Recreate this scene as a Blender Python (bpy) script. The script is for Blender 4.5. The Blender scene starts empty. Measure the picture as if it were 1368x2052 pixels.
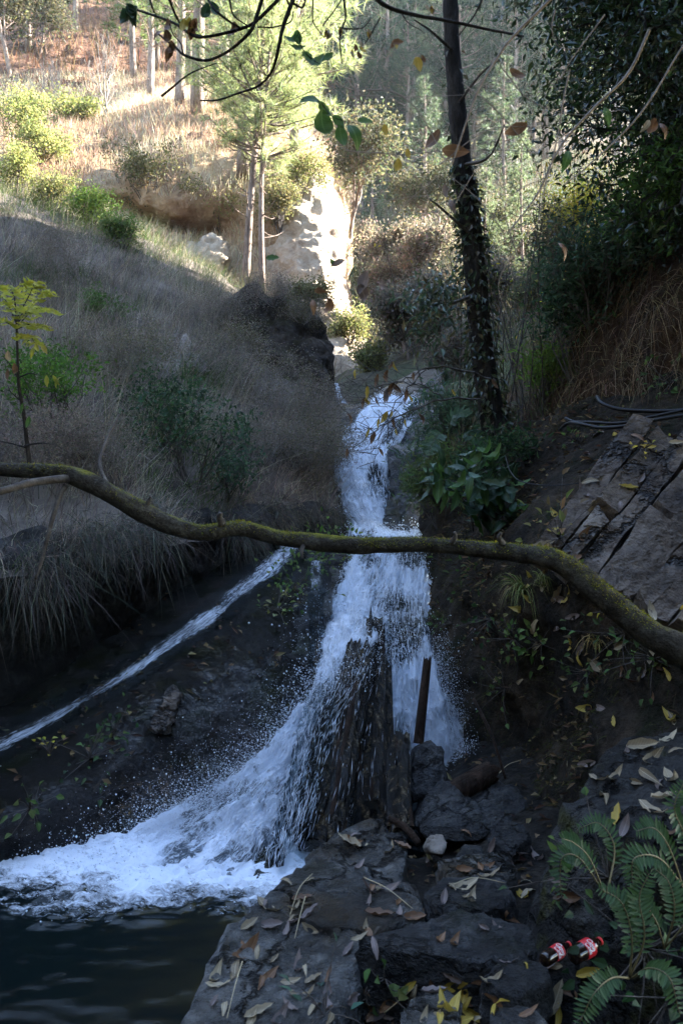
import bpy, bmesh, math, random
import numpy as np
from mathutils import Vector, Matrix
from mathutils.bvhtree import BVHTree

# ------------------------------------------------------------------ camera, sky, sun, exposure
scene = bpy.context.scene
COL = scene.collection
F, CX, CY, CAMZ = 1580.0, 684.0, 1026.0, 1.75
cam_data = bpy.data.cameras.new('camera')
cam = bpy.data.objects.new('camera', cam_data)
COL.objects.link(cam)
cam.location = (0, 0, CAMZ)
cam.rotation_euler = (math.radians(90), 0, 0)
cam_data.sensor_fit = 'VERTICAL'
cam_data.sensor_height = 36.0
cam_data.lens = 36.0 * F / 2052.0
cam_data.clip_start = 0.05
cam_data.clip_end = 3000
cam_data.dof.use_dof = True
cam_data.dof.focus_distance = 6.5
cam_data.dof.aperture_fstop = 7.0
scene.camera = cam

SUN = np.array((0.76, 0.33, 0.58)); SUN /= np.linalg.norm(SUN)
world = bpy.data.worlds.new('World'); scene.world = world; world.use_nodes = True
wn = world.node_tree.nodes; wl = world.node_tree.links
sky = wn.new('ShaderNodeTexSky'); sky.sky_type = 'NISHITA'; sky.sun_disc = False
sky.sun_elevation = math.asin(SUN[2]); sky.sun_rotation = math.atan2(SUN[0], SUN[1])
sky.air_density = 1.0; sky.dust_density = 0.5; sky.ozone_density = 1.1
wl.new(sky.outputs[0], wn['Background'].inputs[0]); wn['Background'].inputs[1].default_value = 0.11
sun_data = bpy.data.lights.new('sun', 'SUN'); sun_data.energy = 5.0; sun_data.angle = math.radians(0.5)
sun_data.color = (1.0, 0.94, 0.85)
sun_ob = bpy.data.objects.new('sun', sun_data); COL.objects.link(sun_ob)
sun_ob.rotation_euler = Vector(SUN).to_track_quat('Z', 'Y').to_euler()
vs = scene.view_settings
vs.view_transform = 'Standard'; vs.look = 'None'; vs.gamma = 1.0; vs.exposure = 3.85; vs.use_curve_mapping = False
scene.cycles.use_denoising = True
scene.cycles.max_bounces = 6; scene.cycles.diffuse_bounces = 3; scene.cycles.glossy_bounces = 2
scene.cycles.transmission_bounces = 3; scene.cycles.transparent_max_bounces = 8; scene.cycles.volume_bounces = 0
scene.cycles.sample_clamp_indirect = 4.0

rng = np.random.default_rng(7)
random.seed(7)
UP = np.array((0, 0, 1.0))

# ------------------------------------------------------------------ numeric helpers
def P(px, py, Y):
    return np.array(((px - CX) / F * Y, Y, CAMZ + (CY - py) / F * Y))
def pix(V):
    V = np.atleast_2d(V)
    return CX + V[:, 0] / V[:, 1] * F, CY - (V[:, 2] - CAMZ) / V[:, 1] * F
def nrm(v):
    v = np.asarray(v, float)
    return v / np.maximum(np.linalg.norm(v, axis=-1, keepdims=True), 1e-9)
_perm = np.random.default_rng(3).permutation(1024).astype(np.int64)
_val = np.random.default_rng(4).random(1024) * 2 - 1
def noise3(p, seed=0):
    p = np.asarray(p, float) + seed * 17.31
    i = np.floor(p).astype(np.int64); f = p - i; f = f * f * (3 - 2 * f)
    out = 0
    for dx in (0, 1):
        for dy in (0, 1):
            for dz in (0, 1):
                h = _val[_perm[(_perm[(_perm[(i[..., 0] + dx) & 1023] + i[..., 1] + dy) & 1023] + i[..., 2] + dz) & 1023]]
                w = (f[..., 0] if dx else 1 - f[..., 0]) * (f[..., 1] if dy else 1 - f[..., 1]) * (f[..., 2] if dz else 1 - f[..., 2])
                out = out + h * w
    return out
def fbm(p, octaves=4, seed=0, gain=0.5, ridged=False):
    p = np.asarray(p, float); a = 1.0; out = 0; tot = 0
    for k in range(octaves):
        n = noise3(p * 2 ** k, seed + k)
        if ridged: n = 1 - 2 * np.abs(n)
        out = out + a * n; tot += a; a *= gain
    return out / tot
def smooth(a, b, x):
    t = np.clip((x - a) / (b - a), 0, 1); return t * t * (3 - 2 * t)
def crmat(n, R):
    """Catmull-Rom weights: n samples over R control points"""
    t = np.linspace(0, R - 1, n); i = np.minimum(t.astype(int), R - 2); f = t - i
    B = np.zeros((n, R + 2))
    w = np.stack([-.5 * f + f**2 - .5 * f**3, 1 - 2.5 * f**2 + 1.5 * f**3, .5 * f + 2 * f**2 - 1.5 * f**3, -.5 * f**2 + .5 * f**3], 1)
    for k in range(4): B[np.arange(n), i + k] += w[:, k]
    M = B[:, 1:-1].copy()
    M[:, 0] += 2 * B[:, 0]; M[:, 1] -= B[:, 0]
    M[:, -1] += 2 * B[:, -1]; M[:, -2] -= B[:, -1]
    return M
def curve(pts, n):
    return crmat(n, len(pts)) @ np.asarray(pts, float)
def grid_normals(G):
    du = np.gradient(G, axis=0); dv = np.gradient(G, axis=1)
    return nrm(np.cross(du, dv))
def net(ctrl, nu, nv, disp=(), world=False, toward=(0, 0, CAMZ), octv=5):
    """smooth surface through a net of control points, roughened along its normals. ctrl rows of (px, py, depth)"""
    C = np.array([[q if world else P(*q) for q in row] for row in ctrl], float)
    G = np.einsum('ur,rck->uck', crmat(nu, C.shape[0]), C)
    G = np.einsum('vc,uck->uvk', crmat(nv, C.shape[1]), G)
    N = grid_normals(G)
    if (N * (np.array(toward) - G)).sum(-1).mean() < 0: N = -N
    for (sc, amp, ridged, seed) in disp:
        G = G + N * (amp * fbm(G / sc, octv, seed, ridged=ridged))[..., None]
    return G
def grid_faces(nu, nv):
    i = np.arange(nu - 1)[:, None] * nv + np.arange(nv - 1)[None]
    return np.stack([i, i + 1, i + nv + 1, i + nv], -1).reshape(-1, 4)

# ------------------------------------------------------------------ mesh helpers
def make_mesh(name, V, Fc, mat, smooth_=True, attrs=None):
    V = np.ascontiguousarray(np.asarray(V, np.float32).reshape(-1, 3)); Fc = np.asarray(Fc, np.int32)
    me = bpy.data.meshes.new(name); k = Fc.shape[1]; m = len(Fc)
    me.vertices.add(len(V)); me.vertices.foreach_set('co', V.ravel())
    me.loops.add(m * k); me.loops.foreach_set('vertex_index', Fc.ravel())
    me.polygons.add(m); me.polygons.foreach_set('loop_start', np.arange(0, m * k, k, dtype=np.int32))
    me.update(calc_edges=True)
    me.polygons.foreach_set('use_smooth', np.full(m, smooth_))
    for an, arr in (attrs or {}).items():
        arr = np.asarray(arr, np.float32)
        if arr.ndim == 1:
            a = me.attributes.new(an, 'FLOAT', 'POINT'); a.data.foreach_set('value', arr)
        elif an == 'col':
            a = me.attributes.new(an, 'FLOAT_COLOR', 'POINT')
            a.data.foreach_set('color', np.concatenate([arr, np.ones((len(arr), 1), np.float32)], 1).ravel())
        else:
            a = me.attributes.new(an, 'FLOAT_VECTOR', 'POINT'); a.data.foreach_set('vector', arr.ravel())
    if mat is not None: me.materials.append(mat)
    me.validate()
    return me
def link(name, me, parent=None, M=None, label=None, cat=None, group=None, kind=None):
    o = bpy.data.objects.new(name, me); COL.objects.link(o)
    if parent is not None: o.parent = parent
    if M is not None: o.matrix_local = M
    return tag(o, label, cat, group, kind)
def tag(o, label=None, cat=None, group=None, kind=None):
    if label: o['label'] = label
    if cat: o['category'] = cat
    if group: o['group'] = group
    if kind: o['kind'] = kind
    return o
def empty(name, loc, label=None, cat=None, group=None):
    o = bpy.data.objects.new(name, None); COL.objects.link(o); o.location = tuple(float(x) for x in loc)
    o.empty_display_size = 0.1
    return tag(o, label, cat, group)
def copy_tree(o, parent=None, label=None, group=None):
    c = o.copy(); COL.objects.link(c); c.parent = parent
    if label: c['label'] = label
    if group: c['group'] = group
    for ch in o.children:
        d = copy_tree(ch, c); d.matrix_parent_inverse = ch.matrix_parent_inverse.copy()
    return c
SOLID = []
def solid(V, Fc, tag_=''):
    SOLID.append((np.asarray(V, float).reshape(-1, 3), np.asarray(Fc), tag_))

class Bag:
    def __init__(s): s.V = []; s.F = []; s.C = []; s.n = 0
    def add(s, V, Fc, C=None):
        V = np.asarray(V, float).reshape(-1, 3)
        s.V.append(V); s.F.append(np.asarray(Fc, int) + s.n); s.n += len(V)
        if C is not None: s.C.append(np.broadcast_to(C, (len(V), 3)))
        return s
    def mesh(s, name, mat, smooth_=True, origin=(0, 0, 0)):
        V = np.concatenate(s.V) - np.asarray(origin)
        k = s.F[0].shape[1]
        return make_mesh(name, V, np.concatenate([f for f in s.F if f.shape[1] == k]), mat, smooth_,
                         {'col': np.concatenate(s.C)} if s.C else None)

def blades(bag, root, d, L, W, bend, col, seg=2, tipcol=None):
    n = len(root); L = np.broadcast_to(L, n)[:, None]; W = np.broadcast_to(W, n)[:, None]
    side = nrm(np.cross(d, rng.normal(size=(n, 3))))
    rows = []; cols = []
    col = np.broadcast_to(col, (n, 3)); tc = col if tipcol is None else np.broadcast_to(tipcol, (n, 3))
    for i in range(seg + 1):
        t = i / seg; c = root + d * L * t + bend * L * t * t; w = W * (1 - t * .7) * .5; cc = col * (1 - t) + tc * t
        if i < seg: rows += [c - side * w, c + side * w]; cols += [cc, cc]
        else: rows.append(c); cols.append(cc)
    m = 2 * seg + 1
    V = np.stack(rows, 1).reshape(-1, 3); C = np.stack(cols, 1).reshape(-1, 3)
    f = []
    for i in range(seg - 1): f += [[2 * i, 2 * i + 1, 2 * i + 3], [2 * i, 2 * i + 3, 2 * i + 2]]
    f.append([2 * seg - 2, 2 * seg - 1, 2 * seg])
    f = np.array(f)
    Fc = (np.arange(n)[:, None, None] * m + f[None]).reshape(-1, 3)
    bag.add(V, Fc, C)
def leaves(bag, c, axis, normal, L, W, col, fold=.25):
    n = len(c); L = np.broadcast_to(L, n)[:, None]; W = np.broadcast_to(W, n)[:, None]
    axis = nrm(axis); side = nrm(np.cross(axis, normal)); nn = nrm(np.cross(side, axis))
    b = c; t = c + axis * L - nn * L * .12
    l = c + axis * L * .45 + side * W * .5 + nn * W * fold; r = c + axis * L * .45 - side * W * .5 + nn * W * fold
    if n > 400:
        V = np.stack([b, l, t, r], 1).reshape(-1, 3)
        Fc = (np.arange(n)[:, None, None] * 4 + np.array([[0, 1, 2], [0, 2, 3]])[None]).reshape(-1, 3)
        bag.add(V, Fc, np.repeat(np.broadcast_to(col, (n, 3)), 4, 0)); return
    m1 = c + axis * L * .4; m2 = c + axis * L * .75 - nn * L * .05
    q = [b, c + axis * L * .25 + side * W * .42 + nn * W * fold * .8, m1 + side * W * .5 + nn * W * fold, m2 + side * W * .3 + nn * W * fold * .5, t, m2 - side * W * .3 + nn * W * fold * .5, m1 - side * W * .5 + nn * W * fold, c + axis * L * .25 - side * W * .42 + nn * W * fold * .8, m1, m2]
    V = np.stack(q, 1).reshape(-1, 3)
    Fc = (np.arange(n)[:, None, None] * 10 + np.array([[0, 1, 8], [1, 2, 8], [2, 3, 9], [2, 9, 8], [3, 4, 9], [4, 5, 9], [5, 6, 9], [6, 8, 9], [6, 7, 8], [7, 0, 8]])[None]).reshape(-1, 3)
    bag.add(V, Fc, np.repeat(np.broadcast_to(col, (n, 3)), 10, 0))
def tube(bag, pts, rad, sides=8, col=None, rough=0.0, seed=0, nscale=6.0, cap=True):
    pts = np.asarray(pts, float); n = len(pts); rad = np.broadcast_to(rad, n)
    T = nrm(np.gradient(pts, axis=0))
    ref = np.array((0, 0, 1.0)) if abs(T[0, 2]) < .9 else np.array((1.0, 0, 0))
    A = np.zeros((n, 3)); a = nrm(np.cross(T[0], ref))
    for i in range(n):
        a = a - T[i] * (a @ T[i]); a = a / (np.linalg.norm(a) + 1e-9); A[i] = a
    Bv = np.cross(T, A)
    ang = np.linspace(0, 2 * np.pi, sides, endpoint=False)
    D = A[:, None] * np.cos(ang)[None, :, None] + Bv[:, None] * np.sin(ang)[None, :, None]
    R = np.repeat(rad[:, None], sides, 1)
    if rough:
        R = R * (1 + rough * fbm((pts[:, None] + D * rad[:, None, None]) * nscale, 3, seed))
    V = (pts[:, None] + D * R[..., None]).reshape(-1, 3)
    i = np.arange(n - 1)[:, None] * sides; j = np.arange(sides)[None]; j2 = (j + 1) % sides
    Fc = np.stack([i + j, i + j2, i + sides + j2, i + sides + j], -1).reshape(-1, 4)
    if cap:
        V = np.concatenate([V, pts[:1] - T[:1] * rad[0] * .2, pts[-1:] + T[-1:] * rad[-1] * .3])
        a0, a1 = n * sides, n * sides + 1; jj = np.arange(sides); j2 = (jj + 1) % sides
        c0 = np.stack([np.full(sides, a0), j2, jj, jj], -1); c1 = np.stack([np.full(sides, a1), (n - 1) * sides + jj, (n - 1) * sides + j2, (n - 1) * sides + j2], -1)
        # caps as degenerate-free quads: fan pairs
        c0 = np.stack([np.full(sides // 2, a0), (np.arange(0, sides - 1, 2) + 2) % sides, np.arange(0, sides - 1, 2) + 1, np.arange(0, sides - 1, 2)], -1)
        k = np.arange(0, sides - 1, 2); b = (n - 1) * sides
        c1 = np.stack([np.full(len(k), a1), b + k, b + k + 1, b + (k + 2) % sides], -1)
        Fc = np.concatenate([Fc, c0, c1])
    bag.add(V, Fc, col)
    return V, Fc
_ico = {}
def ico(sub):
    if sub not in _ico:
        bm = bmesh.new(); bmesh.ops.create_icosphere(bm, subdivisions=sub, radius=1)
        bm.verts.index_update()
        _ico[sub] = (np.array([v.co[:] for v in bm.verts]), np.array([[v.index for v in f.verts] for f in bm.faces])); bm.free()
    return _ico[sub]
def hull_rock(pts, sub=4, sharp=26, rough=.03, seed=0, nscale=3.0, strata=None):
    """rounded convex block through the hull of pts, with a rough broken surface"""
    pts = np.asarray(pts, float); c = pts.mean(0)
    bm = bmesh.new(); vs_ = [bm.verts.new(p - c) for p in pts]
    bmesh.ops.convex_hull(bm, input=vs_)
    bm.normal_update()
    nn = np.array([f.normal[:] for f in bm.faces]); hh = np.array([f.normal.dot(f.verts[0].co) for f in bm.faces]); bm.free()
    s = np.sign(hh); nn = nn * s[:, None]; hh = np.maximum(np.abs(hh), 1e-4)
    D, Fc = ico(sub)
    q = np.maximum(D @ (nn / hh[:, None]).T, 1e-6)
    r = 1.0 / q.max(1) if sharp >= 20 else 1.0 / (np.power(q, sharp).sum(1)) ** (1.0 / sharp)
    V = D * r[:, None] + c
    size = np.linalg.norm(pts.max(0) - pts.min(0))
    # outward push by noise
    a = rough * size * 1.5
    V = V + D * (a * fbm(V * nscale / size * 2.2, 5, seed) + a * .8 * fbm(V * nscale / size * 4.2, 5, seed + 9, ridged=True))[:, None]
    st_ = fbm(V * nscale / size * 1.3, 2, seed + 21) * 5; V = V + D * (a * .55 * (np.floor(st_) - st_ * .6))[:, None]
    if strata is not None:
        nv, freq, amp = strata; h = V @ nrm(nv) * freq + .35 * noise3(V * 2, seed)
        V = V + nrm(D - np.outer(D @ nrm(nv), nrm(nv))) * (amp * (np.abs((h % 1) - .5) * 2 > .25))[:, None]
    return V, Fc, c

# ------------------------------------------------------------------ materials
def new_mat(name):
    m = bpy.data.materials.new(name); m.use_nodes = True; nt = m.node_tree; nt.nodes.clear()
    out = nt.nodes.new('ShaderNodeOutputMaterial')
    return m, nt, out
def nd(nt, typ, **kw):
    n = nt.nodes.new(typ)
    for k, v in kw.items():
        if k == 'i':
            for a, b in v.items(): n.inputs[a].default_value = b
        else: setattr(n, k, v)
    return n
def noise_tex(nt, vec, scale, detail=5, rough=.6, dist=0.0):
    n = nd(nt, 'ShaderNodeTexNoise', i={'Scale': scale, 'Detail': detail, 'Roughness': rough, 'Distortion': dist}); nt.links.new(vec, n.inputs['Vector']); return n.outputs['Fac']
def ramp(nt, fac, stops):
    r = nd(nt, 'ShaderNodeValToRGB'); e = r.color_ramp.elements
    while len(e) < len(stops): e.new(.5)
    for el, (p, c) in zip(e, stops): el.position = p; el.color = (*c, 1) if len(c) == 3 else c
    nt.links.new(fac, r.inputs[0]); return r.outputs[0]
def mixc(nt, f, a, b, mode='MIX'):
    n = nd(nt, 'ShaderNodeMix', data_type='RGBA', blend_type=mode)
    for s, v in ((0, f), (6, a), (7, b)):
        if isinstance(v, (int, float, tuple)): n.inputs[s].default_value = v if not isinstance(v, tuple) else (*v, 1)
        else: nt.links.new(v, n.inputs[s])
    return n.outputs[2]
def mth(nt, op, a, b=0.0, clamp=False):
    n = nd(nt, 'ShaderNodeMath', operation=op, use_clamp=clamp)
    for s, v in ((0, a), (1, b)):
        if isinstance(v, (int, float)): n.inputs[s].default_value = v
        else: nt.links.new(v, n.inputs[s])
    return n.outputs[0]
def attr_leaf(name, transl=.35, rough=.55, spec=.25, tmul=1.4):
    m, nt, out = new_mat(name); L = nt.links
    a = nd(nt, 'ShaderNodeAttribute', attribute_name='col')
    p = nd(nt, 'ShaderNodeBsdfPrincipled', i={'Roughness': rough, 'Specular IOR Level': spec}); L.new(a.outputs[0], p.inputs[0])
    t = nd(nt, 'ShaderNodeBsdfTranslucent'); c = mixc(nt, 1.0, a.outputs[0], (tmul, tmul, tmul * .8), 'MULTIPLY'); L.new(c, t.inputs[0])
    mx = nd(nt, 'ShaderNodeMixShader', i={0: transl}); L.new(p.outputs[0], mx.inputs[1]); L.new(t.outputs[0], mx.inputs[2]); L.new(mx.outputs[0], out.inputs[0])
    return m
def leaf_mat(name, c1, c2, transl=.35, rough=.5, spec=.35, scale=18):
    """for single leaves: two tones, paler veins along the rib"""
    m, nt, out = new_mat(name); L = nt.links
    tc = nd(nt, 'ShaderNodeTexCoord'); n = noise_tex(nt, tc.outputs['Object'], scale / 4, 4)
    oi = nd(nt, 'ShaderNodeObjectInfo'); f = mth(nt, 'ADD', mth(nt, 'MULTIPLY', n, .7), mth(nt, 'MULTIPLY', oi.outputs['Random'], .7)); f = mth(nt, 'SUBTRACT', f, .35, True)
    c = mixc(nt, f, c1, c2)
    s = nd(nt, 'ShaderNodeSeparateXYZ'); L.new(tc.outputs['Object'], s.inputs[0])
    rib = mth(nt, 'LESS_THAN', mth(nt, 'ABSOLUTE', s.outputs[0]), .012)
    vein = mth(nt, 'GREATER_THAN', mth(nt, 'SINE', mth(nt, 'MULTIPLY', mth(nt, 'SUBTRACT', s.outputs[1], mth(nt, 'ABSOLUTE', s.outputs[0])), 75)), .93)
    c = mixc(nt, mth(nt, 'MULTIPLY', mth(nt, 'MAXIMUM', rib, mth(nt, 'MULTIPLY', vein, .5)), .35), c, tuple(min(1, x * 1.7 + .04) for x in c2))
    p = nd(nt, 'ShaderNodeBsdfPrincipled', i={'Roughness': rough, 'Specular IOR Level': spec}); L.new(c, p.inputs[0])
    b = nd(nt, 'ShaderNodeBump', i={'Strength': .3, 'Distance': .004}); L.new(noise_tex(nt, tc.outputs['Object'], 14, 4), b.inputs['Height']); L.new(b.outputs[0], p.inputs['Normal'])
    t = nd(nt, 'ShaderNodeBsdfTranslucent'); L.new(c, t.inputs[0])
    mx = nd(nt, 'ShaderNodeMixShader', i={0: transl}); L.new(p.outputs[0], mx.inputs[1]); L.new(t.outputs[0], mx.inputs[2]); L.new(mx.outputs[0], out.inputs[0])
    return m
def ground_mat(name, stops, scale=2.0, rough=.85, bump=.5, bdist=.03, bscale=12, moss=None, wet=None, aniso=(1, 1, 1), spec=.12, patch=None, crack=None):
    """rock, soil and bark: coloured by noise, moss where it faces up or by patches, wet sheen"""
    m, nt, out = new_mat(name); L = nt.links
    g = nd(nt, 'ShaderNodeNewGeometry')
    mp = nd(nt, 'ShaderNodeMapping', i={'Scale': aniso}); L.new(g.outputs['Position'], mp.inputs[0]); pos = mp.outputs[0]
    n1 = noise_tex(nt, pos, scale, 8, .65, .3); n2 = noise_tex(nt, pos, scale * 7.3, 6, .7)
    f = mth(nt, 'ADD', mth(nt, 'MULTIPLY', n1, .65), mth(nt, 'MULTIPLY', n2, .35))
    f = mth(nt, 'ADD', mth(nt, 'MULTIPLY', mth(nt, 'SUBTRACT', f, .5), 3.8), .5, True)
    c = ramp(nt, f, stops)
    if patch:
        pc, psc, thr = patch; k = mth(nt, 'MULTIPLY', mth(nt, 'SUBTRACT', noise_tex(nt, g.outputs['Position'], psc, 6, .7), thr), 9, True); c = mixc(nt, k, c, pc)
    r = mth(nt, 'ADD', mth(nt, 'MULTIPLY', n2, .35), rough - .2)
    h = mth(nt, 'ADD', noise_tex(nt, pos, bscale, 8, .7), mth(nt, 'MULTIPLY', noise_tex(nt, pos, bscale * .27, 4), 1.5))
    if crack:
        wv = nd(nt, 'ShaderNodeVectorMath', operation='ADD'); L.new(g.outputs['Position'], wv.inputs[0]); nw = nd(nt, 'ShaderNodeTexNoise', i={'Scale': crack * .9, 'Detail': 6, 'Roughness': .65}); L.new(g.outputs['Position'], nw.inputs['Vector'])
        sc_ = nd(nt, 'ShaderNodeVectorMath', operation='SCALE', i={'Scale': 1.7 / crack}); L.new(nw.outputs['Color'], sc_.inputs[0]); L.new(sc_.outputs[0], wv.inputs[1])
        v1 = nd(nt, 'ShaderNodeTexVoronoi', feature='DISTANCE_TO_EDGE', i={'Scale': crack * .45}); L.new(wv.outputs[0], v1.inputs['Vector'])
        v2 = nd(nt, 'ShaderNodeTexVoronoi', feature='F1', i={'Scale': crack * 1.5}); L.new(wv.outputs[0], v2.inputs['Vector'])
        ck = mth(nt, 'MULTIPLY', v1.outputs['Distance'], 34, True)
        c = mixc(nt, ck, tuple(x * .35 for x in stops[0][1]), c); sv = nd(nt, 'ShaderNodeSeparateColor'); L.new(v2.outputs['Color'], sv.inputs[0])
        c = mixc(nt, 1.0, c, mixc(nt, sv.outputs[0], (.8, .8, .8), (1.18, 1.18, 1.18)), 'MULTIPLY')
        h = mth(nt, 'ADD', h, mth(nt, 'ADD', mth(nt, 'MULTIPLY', ck, .8), mth(nt, 'MULTIPLY', v2.outputs['Distance'], 1.6)))
    if moss:
        mc, mc2, amt, up = moss
        s = nd(nt, 'ShaderNodeSeparateXYZ'); L.new(g.outputs['Normal'], s.inputs[0])
        k = mth(nt, 'ADD', noise_tex(nt, g.outputs['Position'], 3.1, 7, .7), mth(nt, 'MULTIPLY', s.outputs[2], up))
        k = mth(nt, 'MULTIPLY', mth(nt, 'SUBTRACT', k, 1 - amt), 6, True)
        mcol = mixc(nt, noise_tex(nt, g.outputs['Position'], 30, 4), mc, mc2)
        c = mixc(nt, k, c, mcol); r = mth(nt, 'MAXIMUM', r, mth(nt, 'MULTIPLY', k, .9))
        h = mth(nt, 'ADD', h, mth(nt, 'MULTIPLY', mth(nt, 'MULTIPLY', k, noise_tex(nt, g.outputs['Position'], 90, 4)), 1.2))
    if wet:
        k = mth(nt, 'MULTIPLY', mth(nt, 'SUBTRACT', noise_tex(nt, g.outputs['Position'], 2.3, 5), 1 - wet), 5, True)
        r = mth(nt, 'MULTIPLY', r, mth(nt, 'SUBTRACT', 1.0, mth(nt, 'MULTIPLY', k, .72)))
    p = nd(nt, 'ShaderNodeBsdfPrincipled', i={'Specular IOR Level': spec}); L.new(c, p.inputs[0]); L.new(r, p.inputs['Roughness'])
    b = nd(nt, 'ShaderNodeBump', i={'Strength': min(1.0, bump * 1.2), 'Distance': bdist * 2.2}); L.new(h, b.inputs['Height']); L.new(b.outputs[0], p.inputs['Normal'])
    L.new(p.outputs[0], out.inputs[0])
    return m
def plain(name, c, rough=.5, spec=.4, **kw):
    m, nt, out = new_mat(name); p = nd(nt, 'ShaderNodeBsdfPrincipled', i={'Base Color': (*c, 1), 'Roughness': rough, 'Specular IOR Level': spec, **kw})
    tc = nd(nt, 'ShaderNodeTexCoord'); n = noise_tex(nt, tc.outputs['Object'], 25, 4)
    nt.links.new(mixc(nt, mth(nt, 'MULTIPLY', n, .5), c, tuple(x * .6 for x in c)), p.inputs[0]); nt.links.new(p.outputs[0], out.inputs[0]); return m

M = {}
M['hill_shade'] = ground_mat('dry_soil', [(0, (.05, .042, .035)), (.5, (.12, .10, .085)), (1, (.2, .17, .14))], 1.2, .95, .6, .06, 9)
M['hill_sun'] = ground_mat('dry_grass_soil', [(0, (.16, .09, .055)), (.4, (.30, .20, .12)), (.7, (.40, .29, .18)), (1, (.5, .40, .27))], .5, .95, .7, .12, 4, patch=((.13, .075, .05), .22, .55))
M['far_ground'] = ground_mat('forest_floor', [(0, (.03, .03, .02)), (.5, (.09, .075, .05)), (1, (.16, .12, .08))], .35, .95, .6, .2, 2, patch=((.05, .07, .03), .12, .5))
M['wet_rock'] = ground_mat('wet_rock', [(0, (.006, .006, .007)), (.5, (.02, .02, .021)), (1, (.07, .066, .06))], 3.0, .5, .8, .04, 14, moss=((.018, .026, .007), (.045, .055, .012), .30, .25), wet=.62, spec=.5)
M['ramp_rock'] = ground_mat('ramp_rock', [(0, (.003, .003, .0035)), (.55, (.008, .008, .008)), (.85, (.022, .019, .017)), (1, (.06, .052, .045))], 2.5, .34, .9, .05, 13, moss=((.006, .010, .003), (.028, .038, .009), .40, .12), wet=.75, spec=.5, patch=((.022, .010, .007), 1.3, .60))
M['ledge_rock'] = ground_mat('ledge_rock', [(0, (.007, .007, .007)), (.5, (.022, .021, .020)), (1, (.07, .066, .062))], 2.5, .75, 1, .06, 9, moss=((.009, .013, .004), (.022, .026, .009), .28, .2), spec=.2)
M['bank'] = ground_mat('mossy_bank', [(0, (.007, .0055, .004)), (.5, (.024, .018, .012)), (1, (.07, .05, .033))], 3.0, .9, 1, .06, 9, moss=((.009, .013, .004), (.03, .038, .010), .40, .1), spec=.15)
M['soil'] = ground_mat('earth_bank', [(0, (.018, .010, .006)), (.5, (.05, .028, .016)), (1, (.11, .065, .036))], 2.0, .95, .9, .06, 11, moss=((.03, .035, .012), (.08, .08, .03), .36, .2))
M['slab'] = ground_mat('slab_rock', [(0, (.022, .015, .011)), (.4, (.08, .058, .042)), (.8, (.165, .128, .098)), (1, (.26, .215, .175))], 2.6, .55, 1, .035, 8, crack=1.6, wet=.35, moss=((.03, .04, .012), (.09, .09, .03), .18, .1), spec=.35, patch=((.14, .08, .05), 1.6, .58))
M['slate'] = ground_mat('slate', [(0, (.015, .0145, .014)), (.5, (.068, .066, .062)), (1, (.20, .195, .185))], 2.6, .5, 1, .022, 16, moss=((.010, .010, .003), (.028, .023, .008), .40, .05), wet=.6, patch=((.055, .042, .028), 1.7, .52), spec=.3, crack=4.5)
M['dark_stone'] = ground_mat('dark_stone', [(0, (.007, .007, .008)), (.5, (.026, .026, .027)), (1, (.085, .085, .084))], 4.0, .65, .9, .03, 14, moss=((.007, .010, .003), (.02, .024, .007), .30, .15), wet=.45, spec=.3, crack=5.5)
M['moss_stone'] = ground_mat('moss_stone', [(0, (.010, .010, .010)), (.5, (.032, .031, .03)), (1, (.08, .078, .075))], 3.5, .75, 1, .03, 12, moss=((.02, .024, .004), (.13, .125, .02), .50, -.12), spec=.12, crack=4)
M['pale_stone'] = ground_mat('pale_stone', [(0, (.16, .14, .12)), (.5, (.30, .28, .25)), (1, (.42, .40, .37))], 1.5, .7, .6, .04, 6, patch=((.28, .2, .11), 1.1, .56))
M['buff_stone'] = ground_mat('buff_stone', [(0, (.07, .055, .04)), (.5, (.15, .125, .10)), (1, (.24, .21, .18))], 1.5, .7, .6, .04, 6, patch=((.16, .11, .05), 1.1, .56))
M['red_shaded_slope'] = ground_mat('red_shaded_slope', [(0, (.06, .03, .02)), (.4, (.14, .075, .048)), (.75, (.24, .135, .085)), (1, (.34, .22, .14))], .35, .95, .8, .2, 2.5, patch=((.035, .03, .025), .16, .56))  # reddish soil; its darker tone and dark patches paint in shade from trees
M['bulge'] = ground_mat('grassy_boulder', [(0, (.014, .011, .009)), (.5, (.045, .036, .028)), (1, (.12, .10, .08))], 2.0, .9, 1, .08, 6, moss=((.03, .028, .012), (.08, .07, .035), .36, .25))
M['gravel'] = ground_mat('dark_gravel', [(0, (.006, .005, .005)), (.5, (.02, .018, .015)), (1, (.06, .05, .04))], 7.0, .8, 1, .03, 30, wet=.45)
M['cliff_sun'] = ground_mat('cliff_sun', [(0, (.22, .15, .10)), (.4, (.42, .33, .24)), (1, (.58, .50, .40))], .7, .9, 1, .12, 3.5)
M['grass'] = attr_leaf('grass_blades', .3, .8, .05, 1.1)
M['leaf'] = attr_leaf('foliage', .4, .6, .15, 1.5)
M['needle'] = attr_leaf('needles', .45, .55, .3, 1.9)
M['gloss_leaf'] = attr_leaf('glossy_foliage', .3, .32, .5, 1.5)
M['bark_pine'] = ground_mat('pine_bark', [(0, (.07, .05, .04)), (.5, (.2, .15, .12)), (1, (.34, .28, .24))], 6, .9, .9, .03, 22, aniso=(1, 1, .25))
M['bark_dark'] = ground_mat('dark_bark', [(0, (.012, .010, .009)), (.5, (.035, .030, .026)), (1, (.08, .07, .06))], 9, .9, 1, .03, 30, aniso=(1, 1, .25), moss=((.02, .022, .01), (.045, .045, .02), .22, .0))
M['bark_twig'] = ground_mat('twig_bark', [(0, (.03, .025, .022)), (.5, (.07, .06, .053)), (1, (.13, .115, .10))], 20, .85, .5, .005, 60)
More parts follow.
